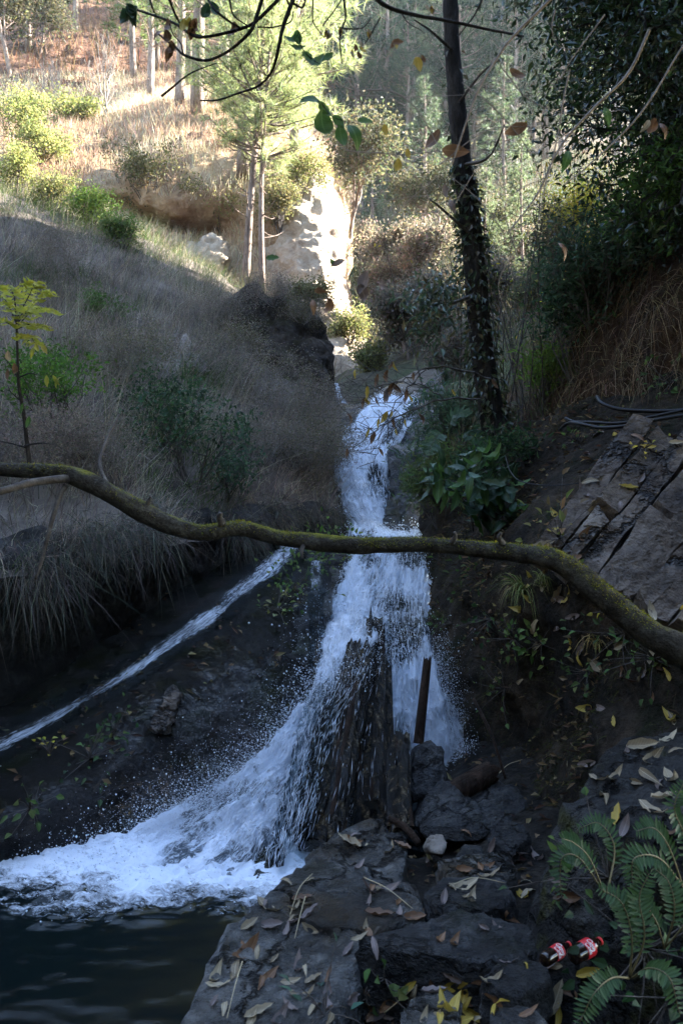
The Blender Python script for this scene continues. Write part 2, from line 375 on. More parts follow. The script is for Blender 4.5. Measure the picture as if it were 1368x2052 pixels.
M['bark_pale'] = ground_mat('pale_twig', [(0, (.12, .10, .085)), (.5, (.2, .17, .145)), (1, (.3, .26, .22))], 20, .85, .5, .005, 60)
M['bark_moss'] = ground_mat('mossy_bark', [(0, (.016, .013, .010)), (.5, (.042, .036, .027)), (1, (.10, .09, .07))], 14, .85, .9, .014, 34, moss=((.07, .075, .005), (.28, .26, .02), .25, .30), patch=((.12, .12, .10), 13, .60))
M['wood_wet'] = ground_mat('wet_wood', [(0, (.004, .004, .004)), (.5, (.014, .012, .010)), (.72, (.06, .042, .022)), (.86, (.14, .10, .055)), (1, (.30, .25, .17))], 11, .24, 1, .03, 26, aniso=(2.2, 2.2, .14), wet=.6, spec=.55)  # palest ramp stops paint bright streak highlights into the wood colour
M['wood_brown'] = ground_mat('brown_wood', [(0, (.010, .006, .004)), (.5, (.028, .016, .010)), (1, (.07, .042, .028))], 12, .5, .8, .02, 30, aniso=(1.5, 1.5, .3), wet=.4)

# white water: foam with an uneven, streaked cover over clear dark water
def water_mat(name, stretch, thr, contrast, clear=(.012, .016, .018), trans=.55, foam=(.80, .86, .95), rough=.12, spec=.6, bump=.9):
    m, nt, out = new_mat(name); L = nt.links
    uv = nd(nt, 'ShaderNodeAttribute', attribute_name='flow'); fa = nd(nt, 'ShaderNodeAttribute', attribute_name='foam')
    mp = nd(nt, 'ShaderNodeMapping', i={'Scale': stretch}); L.new(uv.outputs['Vector'], mp.inputs[0])
    n = noise_tex(nt, mp.outputs[0], 1.0, 9, .72, .7); n2 = noise_tex(nt, mp.outputs[0], 4.2, 6, .75, .4)
    k = mth(nt, 'ADD', mth(nt, 'MULTIPLY', n, .6), mth(nt, 'MULTIPLY', n2, .4)); k = mth(nt, 'ADD', k, mth(nt, 'SUBTRACT', fa.outputs['Fac'], .5))
    k = mth(nt, 'MULTIPLY', mth(nt, 'SUBTRACT', k, thr), contrast, True)
    h = mth(nt, 'ADD', n, mth(nt, 'MULTIPLY', n2, .5))
    b = nd(nt, 'ShaderNodeBump', i={'Strength': bump, 'Distance': .03}); L.new(h, b.inputs['Height'])
    d = nd(nt, 'ShaderNodeBsdfDiffuse', i={0: (*foam, 1)}); L.new(b.outputs[0], d.inputs['Normal'])
    t = nd(nt, 'ShaderNodeBsdfTranslucent', i={0: (*foam, 1)}); L.new(b.outputs[0], t.inputs['Normal'])
    f1 = nd(nt, 'ShaderNodeMixShader', i={0: .3}); L.new(d.outputs[0], f1.inputs[1]); L.new(t.outputs[0], f1.inputs[2])
    p = nd(nt, 'ShaderNodeBsdfPrincipled', i={'Base Color': (*clear, 1), 'Roughness': rough, 'IOR': 1.33, 'Specular IOR Level': spec}); L.new(b.outputs[0], p.inputs['Normal'])
    tr = nd(nt, 'ShaderNodeBsdfTransparent', i={0: (.75, .82, .85, 1)})
    w = nd(nt, 'ShaderNodeMixShader', i={0: trans}); L.new(p.outputs[0], w.inputs[1]); L.new(tr.outputs[0], w.inputs[2])
    mx = nd(nt, 'ShaderNodeMixShader'); L.new(k, mx.inputs[0]); L.new(w.outputs[0], mx.inputs[1]); L.new(f1.outputs[0], mx.inputs[2]); L.new(mx.outputs[0], out.inputs[0])
    return m
M['fall'] = water_mat('falling_water', (26, 5.0, 1), .45, 7.5)
M['chop'] = water_mat('churning_water', (11, 9, 1), .47, 7.5, trans=.35)
M['stream'] = water_mat('thin_stream', (34, 6, 1), .50, 5, trans=.75)
M['pool'] = water_mat('pool_water', (11, 22, 1), .52, 5.5, clear=(.003, .006, .006), trans=.0, rough=.05, spec=.35, bump=.08)
m_, nt_, out_ = new_mat('spray_drops')
d_ = nd(nt_, 'ShaderNodeBsdfPrincipled', i={'Base Color': (.82, .87, .95, 1), 'Roughness': .25, 'Specular IOR Level': .6}); t_ = nd(nt_, 'ShaderNodeBsdfTranslucent', i={0: (.85, .9, .95, 1)})
x_ = nd(nt_, 'ShaderNodeMixShader', i={0: .4}); nt_.links.new(d_.outputs[0], x_.inputs[1]); nt_.links.new(t_.outputs[0], x_.inputs[2]); nt_.links.new(x_.outputs[0], out_.inputs[0])
M['drop'] = m_

# ================================================================== SETTING
def terrain(name, ctrl, nu, nv, mat, disp, world=False, thing_=None, toward=(0, 0, CAMZ)):
    G = net(ctrl, nu, nv, disp, world, toward); Fc = grid_faces(nu, nv)
    me = make_mesh(name, G.reshape(-1, 3), Fc, mat)
    o = link(name, me, kind='structure'); solid(G, Fc, name)
    return G, o
# near left hillside, grassy, in the shade
hillA = [
 [(-420,1230,3.95),(0,1160,4.65),(180,1135,5.35),(350,1098,6.25),(500,1062,7.35),(600,1052,8.2),(690,1056,8.9)],
 [(-420,1060,4.6),(0,1030,5.5),(180,1000,6.1),(350,985,6.9),(500,975,7.9),(600,965,8.7),(688,990,9.3)],
 [(-420,800,6.2),(0,800,7.2),(180,800,7.8),(350,800,8.6),(500,830,9.4),(600,840,10),(672,880,10.5)],
 [(-420,560,8.5),(0,600,9.8),(180,640,10.2),(350,680,10.8),(500,740,11.2),(600,775,11.6),(662,810,12.2)],
 [(-420,420,11),(0,450,12.5),(180,500,13),(350,560,13.5),(480,630,14),(570,700,14),(640,790,14)],
 [(-420,360,13),(0,385,15),(180,440,15.5),(350,510,16),(470,575,16.5),(550,620,16.5),(620,740,15.5)],
 [(-420,370,17),(0,395,18.5),(180,450,18.5),(350,520,18.5),(470,590,18.5),(550,650,18.5),(610,780,18)]]
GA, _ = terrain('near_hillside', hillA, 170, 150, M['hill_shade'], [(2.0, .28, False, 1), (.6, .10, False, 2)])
ledge = [
 [(-420,1150,4.35),(0,1085,5.05),(180,1065,5.75),(350,1040,6.65),(500,1020,7.7),(600,1015,8.5),(690,1030,9.1)],
 [(-420,1215,4.05),(0,1142,4.78),(180,1118,5.48),(350,1084,6.38),(500,1052,7.46),(600,1044,8.3),(690,1050,8.98)],
 [(-420,1270,4.15),(0,1200,4.95),(180,1165,5.6),(350,1120,6.5),(500,1075,7.55),(600,1060,8.35),(690,1062,9.0)],
 [(-420,1400,4.25),(0,1330,5.0),(180,1250,5.75),(350,1168,6.65),(500,1105,7.65),(600,1080,8.4),(690,1078,9.0)],
 [(-420,1560,4.3),(0,1480,4.9),(180,1380,5.75),(350,1260,6.65),(500,1170,7.6),(600,1130,8.4),(690,1120,9.0)]]
GL, _ = terrain('undercut_ledge', ledge, 60, 150, M['ledge_rock'], [(.8, .12, True, 3), (.25, .06, False, 4)])
ramp_ = [
 [(-420,1390,5.0),(0,1300,5.8),(180,1222,6.6),(350,1135,7.5),(480,1085,8.3),(590,1066,9.0),(700,1064,9.5)],
 [(-420,1470,4.35),(0,1390,5.0),(180,1282,5.85),(350,1180,6.75),(480,1108,7.7),(590,1086,8.4),(700,1084,8.9)],
 [(-420,1560,3.9),(0,1465,4.4),(180,1375,4.9),(330,1280,5.6),(460,1180,6.5),(580,1112,7.3),(700,1100,7.9)],
 [(-420,1650,3.45),(0,1555,4.0),(180,1435,4.5),(340,1310,5.1),(465,1205,5.9),(590,1130,6.8),(690,1130,7.3)],
 [(-420,1720,3.35),(0,1640,3.82),(180,1560,4.2),(350,1440,4.72),(480,1350,5.2),(600,1260,5.9),(680,1220,6.6)],
 [(-420,1800,3.4),(0,1750,3.85),(150,1705,4.1),(300,1655,4.35),(430,1600,4.65),(560,1500,5.0),(650,1380,5.8)],
 [(-420,1900,3.4),(0,1840,3.85),(150,1795,4.1),(300,1750,4.35),(430,1720,4.6),(560,1690,4.9),(650,1600,5.5)]]
GR, _ = terrain('rock_ramp', ramp_, 150, 190, M['ramp_rock'], [(1.3, .09, False, 5), (.35, .028, False, 6), (.1, .008, True, 7)])
bed = [
 [(660,1092,8.2),(740,1096,8.2),(810,1098,8.1),(900,1098,8.0)],
 [(650,1130,7.3),(735,1130,7.2),(805,1130,7.2),(890,1125,7.2)],
 [(630,1210,6.6),(725,1205,6.5),(800,1205,6.5),(885,1200,6.5)],
 [(590,1350,5.75),(700,1350,5.65),(800,1350,5.65),(905,1340,5.8)],
 [(545,1520,4.95),(680,1520,5.05),(800,1500,5.25),(950,1460,5.5)],
 [(440,1690,4.4),(600,1700,4.5),(800,1640,5.05),(980,1560,5.35)],
 [(420,1820,4.35),(600,1820,4.45),(800,1760,4.95),(990,1700,5.3)]]
GB, _ = terrain('stream_bed', bed, 80, 60, M['wet_rock'], [(.5, .07, True, 8), (.15, .03, False, 9)])
bedu = [
 [(600,1105,8.5),(700,1108,8.35),(790,1110,8.3),(900,1112,8.2)],
 [(620,1075,9.0),(700,1072,8.95),(790,1072,8.9),(900,1060,8.7)],
 [(630,1000,9.5),(705,1000,9.35),(785,990,9.4),(890,960,9.1)],
 [(640,930,10.1),(700,920,9.95),(790,900,10.2),(890,870,9.8)],
 [(640,870,11.0),(715,860,10.9),(800,845,10.9),(890,800,10.6)],
 [(630,830,12.2),(730,820,11.6),(800,815,11.6),(890,760,11.6)],
 [(620,805,13.5),(740,815,13),(810,815,13),(900,740,13)]]
GU, _ = terrain('upper_stream_bed', bedu, 100, 70, M['wet_rock'], [(.6, .10, True, 10), (.2, .04, False, 11)])
bank = [
 [(855,1005,8.4),(950,905,7.6),(1050,865,6.9),(1150,835,6.3),(1368,770,5.6),(1750,650,5)],
 [(858,1085,7.5),(950,1035,6.4),(1050,1000,5.6),(1150,985,5.05),(1368,940,4.6),(1750,900,4.1)],
 [(866,1200,6.4),(950,1180,5.6),(1060,1155,4.85),(1180,1135,4.35),(1368,1150,3.95),(1750,1150,3.4)],
 [(880,1330,5.8),(970,1330,5.25),(1080,1320,4.65),(1200,1310,4.15),(1368,1320,3.65),(1750,1350,3.1)],
 [(930,1440,5.5),(1000,1450,5.05),(1080,1450,4.55),(1200,1450,4.05),(1368,1450,3.45),(1750,1500,2.9)],
 [(965,1540,5.3),(1020,1560,4.75),(1100,1560,4.25),(1200,1560,3.85),(1368,1560,3.25),(1750,1600,2.7)],
 [(960,1690,4.9),(1020,1690,4.5),(1100,1700,4.0),(1200,1740,3.5),(1368,1790,2.95),(1750,1850,2.5)]]
GF, _ = terrain('mossy_bank', bank, 120, 130, M['bank'], [(.9, .14, True, 12), (.3, .07, False, 13), (.1, .02, False, 14)])
bankH = [
 [(890,1060,8.2),(1000,980,7.7),(1120,940,6.9),(1200,900,6.3),(1300,870,6.0),(1368,850,5.7),(1750,740,5.1)],
 [(900,960,8.6),(1000,885,7.9),(1120,845,7.1),(1200,800,6.4),(1300,775,6.0),(1368,755,5.7),(1750,640,5.1)],
 [(910,900,10),(1020,810,9.2),(1130,760,8.3),(1195,690,6.9),(1300,650,6.2),(1368,625,5.8),(1750,520,5.2)],
 [(920,830,12),(1040,750,11.3),(1150,680,9.8),(1225,560,7.6),(1300,505,6.8),(1368,475,6.4),(1750,380,5.6)],
 [(930,790,15),(1060,710,14.5),(1170,620,12.5),(1260,480,9.8),(1330,400,8.8),(1400,340,8.2),(1800,200,7)],
 [(940,760,19),(1080,670,19),(1210,560,17),(1320,400,14),(1420,260,12.8),(1520,150,12.2),(2000,-100,10)]]
GH, _ = terrain('earth_bank', bankH, 90, 110, M['soil'], [(1.2, .25, True, 15), (.35, .09, False, 16)])
valley = [
 [(500,1000,10.5),(700,940,11.6),(830,930,11.4),(950,960,9.6),(1050,920,8.6)],
 [(560,835,12.8),(700,800,13.2),(830,790,13),(950,830,11),(1050,815,9.6)],
 [(600,800,16),(720,760,18),(840,720,17.5),(980,740,15),(1100,720,13.5)],
 [(640,740,22),(750,680,25),(870,630,24),(1010,640,21),(1200,580,19)],
 [(670,620,32),(770,540,36),(900,490,34),(1060,490,31),(1400,420,26)],
 [(680,470,46),(780,390,51),(920,350,49),(1100,330,46),(1700,330,36)],
 [(690,270,72),(800,190,78),(950,165,76),(1150,140,70),(2100,170,56)],
 [(690,60,110),(800,20,118),(960,34,120),(1150,-60,108),(2500,-60,88)],
 [(680,-40,150),(800,-30,160),(960,24,170),(1150,-130,150),(2700,-120,125)]]
GV, _ = terrain('far_hillside', valley, 170, 130, M['far_ground'], [(9, 1.4, False, 17), (2.5, .4, False, 18)])
hillJ = [
 [(-800,470,16.5),(0,430,18.8),(200,490,19.2),(350,545,19.5),(470,630,19.3),(560,710,18.8),(640,815,17.2),(720,850,16.5)],
 [(-800,390,20),(0,375,20.8),(200,425,22.2),(350,462,23.4),(460,490,22.4),(560,540,20.8),(635,660,20),(715,775,19.5)],
 [(-800,310,23),(0,325,23.2),(200,352,22.6),(350,388,22.1),(470,372,22.6),(560,350,23),(640,390,24),(705,600,27)],
 [(-800,205,27),(0,228,28),(200,247,28),(350,226,27.5),(480,232,27.5),(560,285,27.5),(638,338,28),(700,440,36)],
 [(-800,190,33),(0,207,34),(200,230,33),(350,208,32.5),(480,216,32.5),(560,272,32.5),(640,325,33),(705,330,45)],
 [(-800,30,45),(0,70,44),(200,85,44),(350,80,44),(480,85,45),(560,100,46),(640,150,52),(712,200,62)],
 [(-800,-200,60),(0,-120,60),(200,-120,60),(350,-120,60),(480,-110,62),(560,-100,64),(640,-60,72),(718,30,95)],
 [(-800,-400,80),(0,-320,80),(200,-320,80),(350,-320,80),(480,-300,82),(560,-280,84),(640,-200,95),(720,-80,130)]]
GJ = net(hillJ, 220, 240, [(4, .5, False, 19), (1.2, .22, True, 20), (.4, .08, False, 21)])
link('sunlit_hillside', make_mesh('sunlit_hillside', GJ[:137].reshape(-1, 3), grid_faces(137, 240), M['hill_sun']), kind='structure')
link('upper_hillside', make_mesh('upper_hillside', GJ[136:].reshape(-1, 3), grid_faces(84, 240), M['red_shaded_slope']), kind='structure'); solid(GJ, grid_faces(220, 240), 'sunlit_hillside')
# the right-hand ridge, beyond the frame: it keeps the gorge in shade
def ridge_pt(x, y):
    e = smooth(28.5, 18.5, y + .18 * (x - 14)); 
    return (x, y, (1.5 + e * 24.0 * smooth(4.5, 15.5, x) + 4 * e * smooth(15, 30, x)))
ridge = [[ridge_pt(x, y) for x in (6.2, 8, 10, 12, 14, 16, 20, 30)] for y in (-22, -14, -6, 0, 5, 9, 13, 17, 19, 21, 23, 25, 28, 34)]
GK, _ = terrain('right_ridge', ridge, 110, 70, M['soil'], [(3, .6, False, 22), (1, .25, True, 23)], world=True, toward=(0, 5, 60))
# the gorge closes behind and to the left of the viewpoint
gxx = np.linspace(-46, 16, 70); gyy = np.linspace(-46, 17, 70); BX, BY = np.meshgrid(gxx, gyy, indexing='ij')
BZ = -.9 + np.minimum(1.25 * np.maximum(0, -BX - 3.0 - .58 * np.maximum(BY, 0)), 22) + np.minimum(1.0 * np.maximum(0, -BY - 3.0), 18) + .6 * fbm(np.stack([BX, BY, 0 * BX], -1) / 4, 4, 33)
BZ = np.where((BY > -2) & (BX > -3.0 - .58 * np.maximum(BY, 0)), -2.6, BZ)
link('gorge_hillside', make_mesh('gorge_hillside', np.stack([BX, BY, BZ], -1).reshape(-1, 3), grid_faces(70, 70), M['far_ground']), kind='structure')
# ground under the foreground stones
gx = np.linspace(-1.4, 5.0, 120); gy = np.linspace(-1.5, 5.4, 130)
XX, YY = np.meshgrid(gx, gy, indexing='ij')
ZZ = -.35 + .50 * smooth(-.9, .3, XX + .12 * (YY - 3)) + .32 * smooth(.4, 2.0, XX) + .10 * fbm(np.stack([XX, YY, 0 * XX], -1) * 1.6, 5, 30)
ZZ = ZZ - .3 * smooth(3.6, 4.3, YY) * smooth(.9, .2, XX)
GG = np.stack([XX, YY, ZZ], -1); link('ground', make_mesh('ground', GG.reshape(-1, 3), grid_faces(120, 130), M['gravel']), kind='structure'); solid(GG, grid_faces(120, 130), 'ground')
gg = net([[(-60, -40, -3.0), (60, -40, -3.0)], [(-60, 40, -3.0), (60, 40, -3.0)], [(-120, 200, -3), (200, 200, -3)]], 6, 6, world=True)
link('ground', make_mesh('ground_sheet', gg.reshape(-1, 3), grid_faces(6, 6), M['far_ground']), kind='structure')

# ================================================================== WATER
def conform(G, tgt):
    bv = BVHTree.FromPolygons(tgt.reshape(-1, 3).tolist(), grid_faces(*tgt.shape[:2]).tolist()); c = Vector((0, 0, CAMZ)); out = G.copy()
    for i in range(G.shape[0]):
        for j in range(G.shape[1]):
            h_ = bv.ray_cast(c, (Vector(G[i, j]) - c).normalized())
            if h_[0] is not None: out[i, j] = h_[0]
    for _ in range(2): out[1:-1] = (out[:-2] + 2 * out[1:-1] + out[2:]) / 4
    return out
def water_sheet(name, ctrl, nu, nv, mat, disp, foam_fn=None, lift=.0, on_rock=None):
    G = net(ctrl, nu, nv)
    if on_rock is not None: G = conform(G, on_rock)
    u = np.linalg.norm(np.diff(G, axis=0), axis=2).mean(1); v = np.linalg.norm(np.diff(G, axis=1), axis=2).mean(0)
    U = np.concatenate([[0], np.cumsum(u)]); Vv = np.concatenate([[0], np.cumsum(v)])
    fl = np.stack(np.broadcast_arrays(Vv[None, :], U[:, None], 0 * Vv[None, :] + .0), -1)
    N = grid_normals(G)
    if (N * (np.array((0, 0, CAMZ)) - G)).sum(-1).mean() < 0: N = -N
    st = fl * np.array((1, .3, 1))
    d = lift + 0 * G[..., 0]
    for sc, amp, rg, sd in disp: d = d + amp * fbm(st / sc, 4, sd, ridged=rg)
    edge = np.minimum(np.linspace(0, 1, nv), np.linspace(1, 0, nv))[None, :]
    d = d - .10 * smooth(.12, 0, edge + .08 * fbm(fl * 5, 3, 77))
    G = G + N * d[..., None]
    uu = np.linspace(0, 1, nu)[:, None] + 0 * G[..., 0]; vv = np.linspace(0, 1, nv)[None] + 0 * G[..., 0]
    foam = .5 + 0 * uu if foam_fn is None else foam_fn(uu, vv, G)
    me = make_mesh(name, G.reshape(-1, 3), grid_faces(nu, nv), mat, True, {'flow': fl.reshape(-1, 3), 'foam': foam.ravel()})
    return G, link(name, me, kind='structure'), foam
low = [
 [(692,1098,8.0),(750,1098,7.95),(810,1098,7.9),(892,1100,7.8)],
 [(690,1130,7.2),(750,1130,7.1),(810,1130,7.1),(885,1128,7.1)],
 [(662,1205,6.55),(730,1200,6.4),(800,1200,6.4),(872,1195,6.4)],
 [(628,1330,5.8),(712,1320,5.6),(800,1330,5.55),(880,1320,5.65)],
 [(600,1470,5.05),(690,1480,5.0),(800,1470,5.2),(915,1420,5.45)],
 [(545,1580,4.65),(640,1620,4.6),(800,1590,5.1),(955,1510,5.3)],
 [(440,1690,4.35),(560,1730,4.35),(780,1700,4.95),(985,1590,5.25)]]
def lowfoam(u, v, G):
    px, py = pix(G.reshape(-1, 3)); px = px.reshape(u.shape); py = py.reshape(u.shape)
    f = .56 - .0 * u + .18 * noise3(G * np.array((6, 2.5, 2.5)), 8)
    f = f - .42 * np.exp(-((px - (735 - (py - 1250) * .22)) / (38 + np.maximum(py - 1250, 0) * .18)) ** 2) * smooth(1225, 1290, py)
    f = f - .18 * np.exp(-((px - 800) / 40) ** 2) * smooth(1230, 1270, py) * smooth(1380, 1300, py)
    f = f - .22 * smooth(.16, 0, v) + .05 * noise3(G * 4, 3)
    return f
GW1, wf, _ = water_sheet('waterfall', low, 260, 170, M['fall'], [(.30, .09, False, 40), (.09, .045, True, 41), (.03, .02, False, 42)], lowfoam, .05)
up = [
 [(745,812,12.6),(790,808,12.5),(842,808,12.3)],
 [(735,828,11.4),(790,822,11.3),(842,826,11.1)],
 [(688,890,10.45),(745,880,10.4),(815,872,10.3)],
 [(672,945,10.0),(725,940,9.75),(790,930,9.75)],
 [(690,1010,9.4),(735,1010,9.2),(785,1010,9.2)],
 [(700,1062,9.0),(748,1064,8.8),(815,1066,8.75)],
 [(694,1085,8.45),(770,1086,8.4),(885,1086,8.3)],
 [(690,1100,7.9),(780,1102,7.8),(892,1102,7.7)]]
def upfoam(u, v, G):
    px, py = pix(G.reshape(-1, 3)); px = px.reshape(u.shape); py = py.reshape(u.shape)
    f = .57 + .16 * noise3(G * np.array((5, 2.5, 2.5)), 9)
    hole = smooth(770, 790, px + (py - 950) * .1) * smooth(900, 925, py) * smooth(1055, 1035, py); f = f - .55 * hole
    f = f - .3 * np.exp(-((px - 752) / 14) ** 2 - ((py - 945) / 25) ** 2) - .32 * smooth(1072, 1082, py) * smooth(1100, 1088, py) - .2 * smooth(.1, 0, v)
    f = f - .35 * np.exp(-((px - 800 - (py - 850) * -.9) / 9) ** 2) * smooth(900, 870, py)
    return f
GW2, wf2, _ = water_sheet('waterfall', up, 220, 110, M['fall'], [(.3, .08, False, 43), (.1, .045, True, 44), (.04, .02, False, 45)], upfoam, .12)
tr = [[(544, 1090, 7.85), (585, 1098, 7.75), (626, 1112, 7.569999999999999)], [(504, 1127, 7.2), (545, 1140, 7.0), (592, 1145, 6.92)], [(424, 1192, 6.35), (462, 1210, 6.15), (504, 1200, 6.17)], [(389, 1224, 6.0), (425, 1240, 5.85), (464, 1242, 5.819999999999999)], [(274, 1302, 5.35), (325, 1310, 5.25), (366, 1310, 5.22)], [(174, 1362, 4.8999999999999995), (235, 1375, 4.75), (299, 1362, 4.819999999999999)], [(54, 1422, 4.5), (110, 1450, 4.35), (194, 1420, 4.47)], [(-76, 1482, 4.2), (0, 1510, 4.05), (94, 1480, 4.17)], [(-276, 1562, 3.8499999999999996), (-180, 1620, 3.7), (-66, 1570, 3.87)]]
GW3, wf3, _ = water_sheet('thin_stream', tr, 260, 50, M['stream'], [(.2, .03, False, 46), (.05, .014, True, 47)], lambda u, v, G: .56 - .36 * smooth(.45, .02, np.minimum(v, 1 - v)) + .02 * np.sin(u * 17) + .09 * noise3(G * 3.5, 5), .025, GR)
thin = [[(612,1135,6.5),(632,1135,6.45),(652,1135,6.5)], [(618,1180,6.1),(632,1180,6.0),(648,1180,6.1)], [(622,1250,5.8),(634,1250,5.75),(648,1250,5.8)], [(622,1340,5.5),(634,1340,5.45),(646,1345,5.5)]]
water_sheet('thin_stream', thin, 90, 24, M['stream'], [(.1, .03, False, 48), (.03, .012, True, 49)], lambda u, v, G: .54 - .4 * smooth(.4, 0, np.minimum(v, 1 - v)) - .15 * u, .03)
side = [[(652,770,14.2),(664,772,14.2),(676,776,14.2)], [(662,790,13.6),(674,790,13.5),(686,792,13.4)], [(672,812,13.0),(686,812,12.9),(700,810,12.8)], [(664,850,12.0),(700,845,11.9),(732,838,11.8)], [(668,900,11.0),(690,890,10.9),(705,885,10.8)]]
water_sheet('thin_stream', side, 90, 30, M['stream'], [(.2, .05, False, 50), (.05, .02, True, 51)], lambda u, v, G: .66 - .3 * smooth(.3, 0, np.minimum(v, 1 - v)) - .22 * smooth(.55, .75, u), .08)

fan = [[(598,1425,5.1),(628,1440,4.95),(660,1460,4.85)], [(535,1500,4.8),(580,1520,4.65),(612,1560,4.5)], [(440,1560,4.6),(510,1590,4.4),(575,1650,4.2)], [(335,1625,4.45),(430,1660,4.2),(540,1730,3.95)], [(215,1688,4.3),(335,1730,4.02),(495,1795,3.75)], [(90,1728,4.2),(230,1785,3.9),(440,1842,3.63)], [(-60,1752,4.12),(90,1808,3.84),(330,1862,3.6)]]
GFN, _o, _f2 = water_sheet('waterfall', fan, 240, 150, M['chop'], [(.35, .10, False, 56), (.10, .07, True, 57), (.035, .03, False, 58)], lambda u, v, G: .57 - .22 * smooth(.16, 0, np.minimum(v, 1 - v)) - .14 * smooth(.7, 1, u) + .22 * noise3(G * 4.5, 8), .02)
lw = [[(650,1270,5.35),(690,1250,5.28),(735,1245,5.2),(795,1260,5.2)], [(628,1390,4.98),(655,1375,4.82),(700,1350,4.78),(760,1330,4.85)], [(602,1480,4.65),(625,1480,4.50),(655,1465,4.43),(690,1440,4.5)], [(572,1600,4.28),(592,1605,4.10),(614,1600,4.03),(634,1590,4.05)], [(546,1720,3.95),(564,1738,3.80),(582,1728,3.77),(602,1715,3.77)]]
GLW, _o, _f3 = water_sheet('thin_stream', lw, 190, 80, M['stream'], [(.12, .05, False, 52), (.04, .03, True, 53), (.015, .012, False, 54)], lambda u, v, G: .57 - .30 * smooth(.2, 0, np.minimum(v, 1 - v)) - .18 * v - .12 * smooth(.4, .9, u) + .20 * smooth(.35, .1, u), .03)
# plunge pool: choppy surface, froth round the splash
wx = np.linspace(-3.6, .6, 270); wy = np.linspace(.4, 5.0, 290)
WX, WY = np.meshgrid(wx, wy, indexing='ij'); WP = np.stack([WX, WY, 0 * WX], -1)
cx0, cy0 = P(470, 1700, 4.2)[:2]
dst = np.hypot((WX - cx0 + .75) / 2.1, (WY - cy0 + .12) / .50); ang_n = fbm(WP * 2.2, 4, 60)
foam = np.clip(1.38 - dst * .60 + .50 * ang_n + .22 * fbm(WP * np.array((5, 12, 1)), 3, 67), 0, 1.0) * .62
foam = foam * smooth(.22, -.08, WX) * smooth(3.05, 3.5, WY + .25 * ang_n + .15 * fbm(WP * 6, 3, 66))
froth = smooth(.18, .55, foam)
WZ = .0022 * fbm(WP * np.array((9, 24, 1)), 3, 61, .5) + .007 * fbm(WP * np.array((2.5, 6, 1)), 3, 68) + .03 * froth * fbm(WP * np.array((5, 10, 1)), 4, 62) + .04 * froth * fbm(WP * np.array((16, 26, 1)), 4, 63, ridged=True)
WZ += .13 * np.exp(-(((WX - cx0 - .12) / .42) ** 2 + ((WY - cy0 - .1) / .28) ** 2)) * (.75 + .5 * fbm(WP * 5, 4, 64))
GP = np.stack([WX, WY, WZ], -1)
link('pool', make_mesh('pool', GP.reshape(-1, 3), grid_faces(270, 290), M['pool'], True, {'flow': WP.reshape(-1, 3), 'foam': (foam + .12).ravel()}), kind='structure')

# spray: single drops thrown up from the falls
OV = np.array([[1, 0, 0], [-1, 0, 0], [0, 1, 0], [0, -1, 0], [0, 0, 1], [0, 0, -1.]]); OF = np.array([[0, 2, 4], [2, 1, 4], [1, 3, 4], [3, 0, 4], [2, 0, 5], [1, 2, 5], [3, 1, 5], [0, 3, 5]])
spray = Bag()
TV = np.array([[1, 1, 1], [1, -1, -1], [-1, 1, -1], [-1, -1, 1.]]); TF = np.array([[0, 1, 2], [0, 3, 1], [0, 2, 3], [1, 3, 2]])
def drops(p, r, stretch=None):
    if stretch is None and len(p):
        big = r > .0036
        if not big.all():
            q = p[~big]; n = len(q); V = q[:, None] + TV[None] * (r[~big][:, None, None] * (.6 + .5 * rng.random((n, 1, 3)))); spray.add(V, (np.arange(n)[:, None, None] * 4 + TF[None]).reshape(-1, 3))
        p = p[big]; r = r[big]
    n = len(p)
    if not n: return
    V = p[:, None] + OV[None] * (r[:, None, None] * (1 + .5 * rng.random((n, 1, 3))))
    if stretch is not None: V = p[:, None] + OV[None] * r[:, None, None] + stretch[:, None] * OV[None, :, 2:3]
    spray.add(V, (np.arange(n)[:, None, None] * 6 + OF[None]).reshape(-1, 3))
def strands(G, n, r0, r1, l0, l1, off):
    T = nrm(np.gradient(G, axis=0)).reshape(-1, 3); g_ = G.reshape(-1, 3); k = rng.integers(0, len(g_), n)
    toward = nrm(np.array((0, 0, CAMZ)) - g_[k]); p = g_[k] + toward * (off * rng.random((n, 1))) + rng.normal(size=(n, 3)) * .012
    drops(p, r0 + (r1 - r0) * rng.random(n) ** 2, (T[k] + rng.normal(size=(n, 3)) * .12) * (l0 + (l1 - l0) * rng.random((n, 1))))
def throw(n, a, b, vel, spread, tmax, r0, r1, jit=.06):
    t = rng.random(n)[:, None]; p0 = np.asarray(a) * (1 - t) + np.asarray(b) * t + rng.normal(size=(n, 3)) * jit
    v = np.asarray(vel) + rng.normal(size=(n, 3)) * np.asarray(spread); tt = (rng.random(n) ** 1.3 * tmax)[:, None]
    p = p0 + v * tt + np.array((0, 0, -4.9)) * tt ** 2
    r = r0 + (r1 - r0) * rng.random(n) ** 5; k = p[:, 2] > -.02
    drops(p[k], r[k])
def froth_on(G, n, r0, r1, off, mask=None, seed=0):
    g = G.reshape(-1, 3); idx = rng.integers(0, len(g), n * 3)
    if mask is not None: idx = idx[rng.random(len(idx)) < mask.ravel()[idx]]
    idx = idx[:n]; p = g[idx] + rng.normal(size=(len(idx), 3)) * off
    drops(p, r0 + (r1 - r0) * rng.random(len(idx)) ** 4)
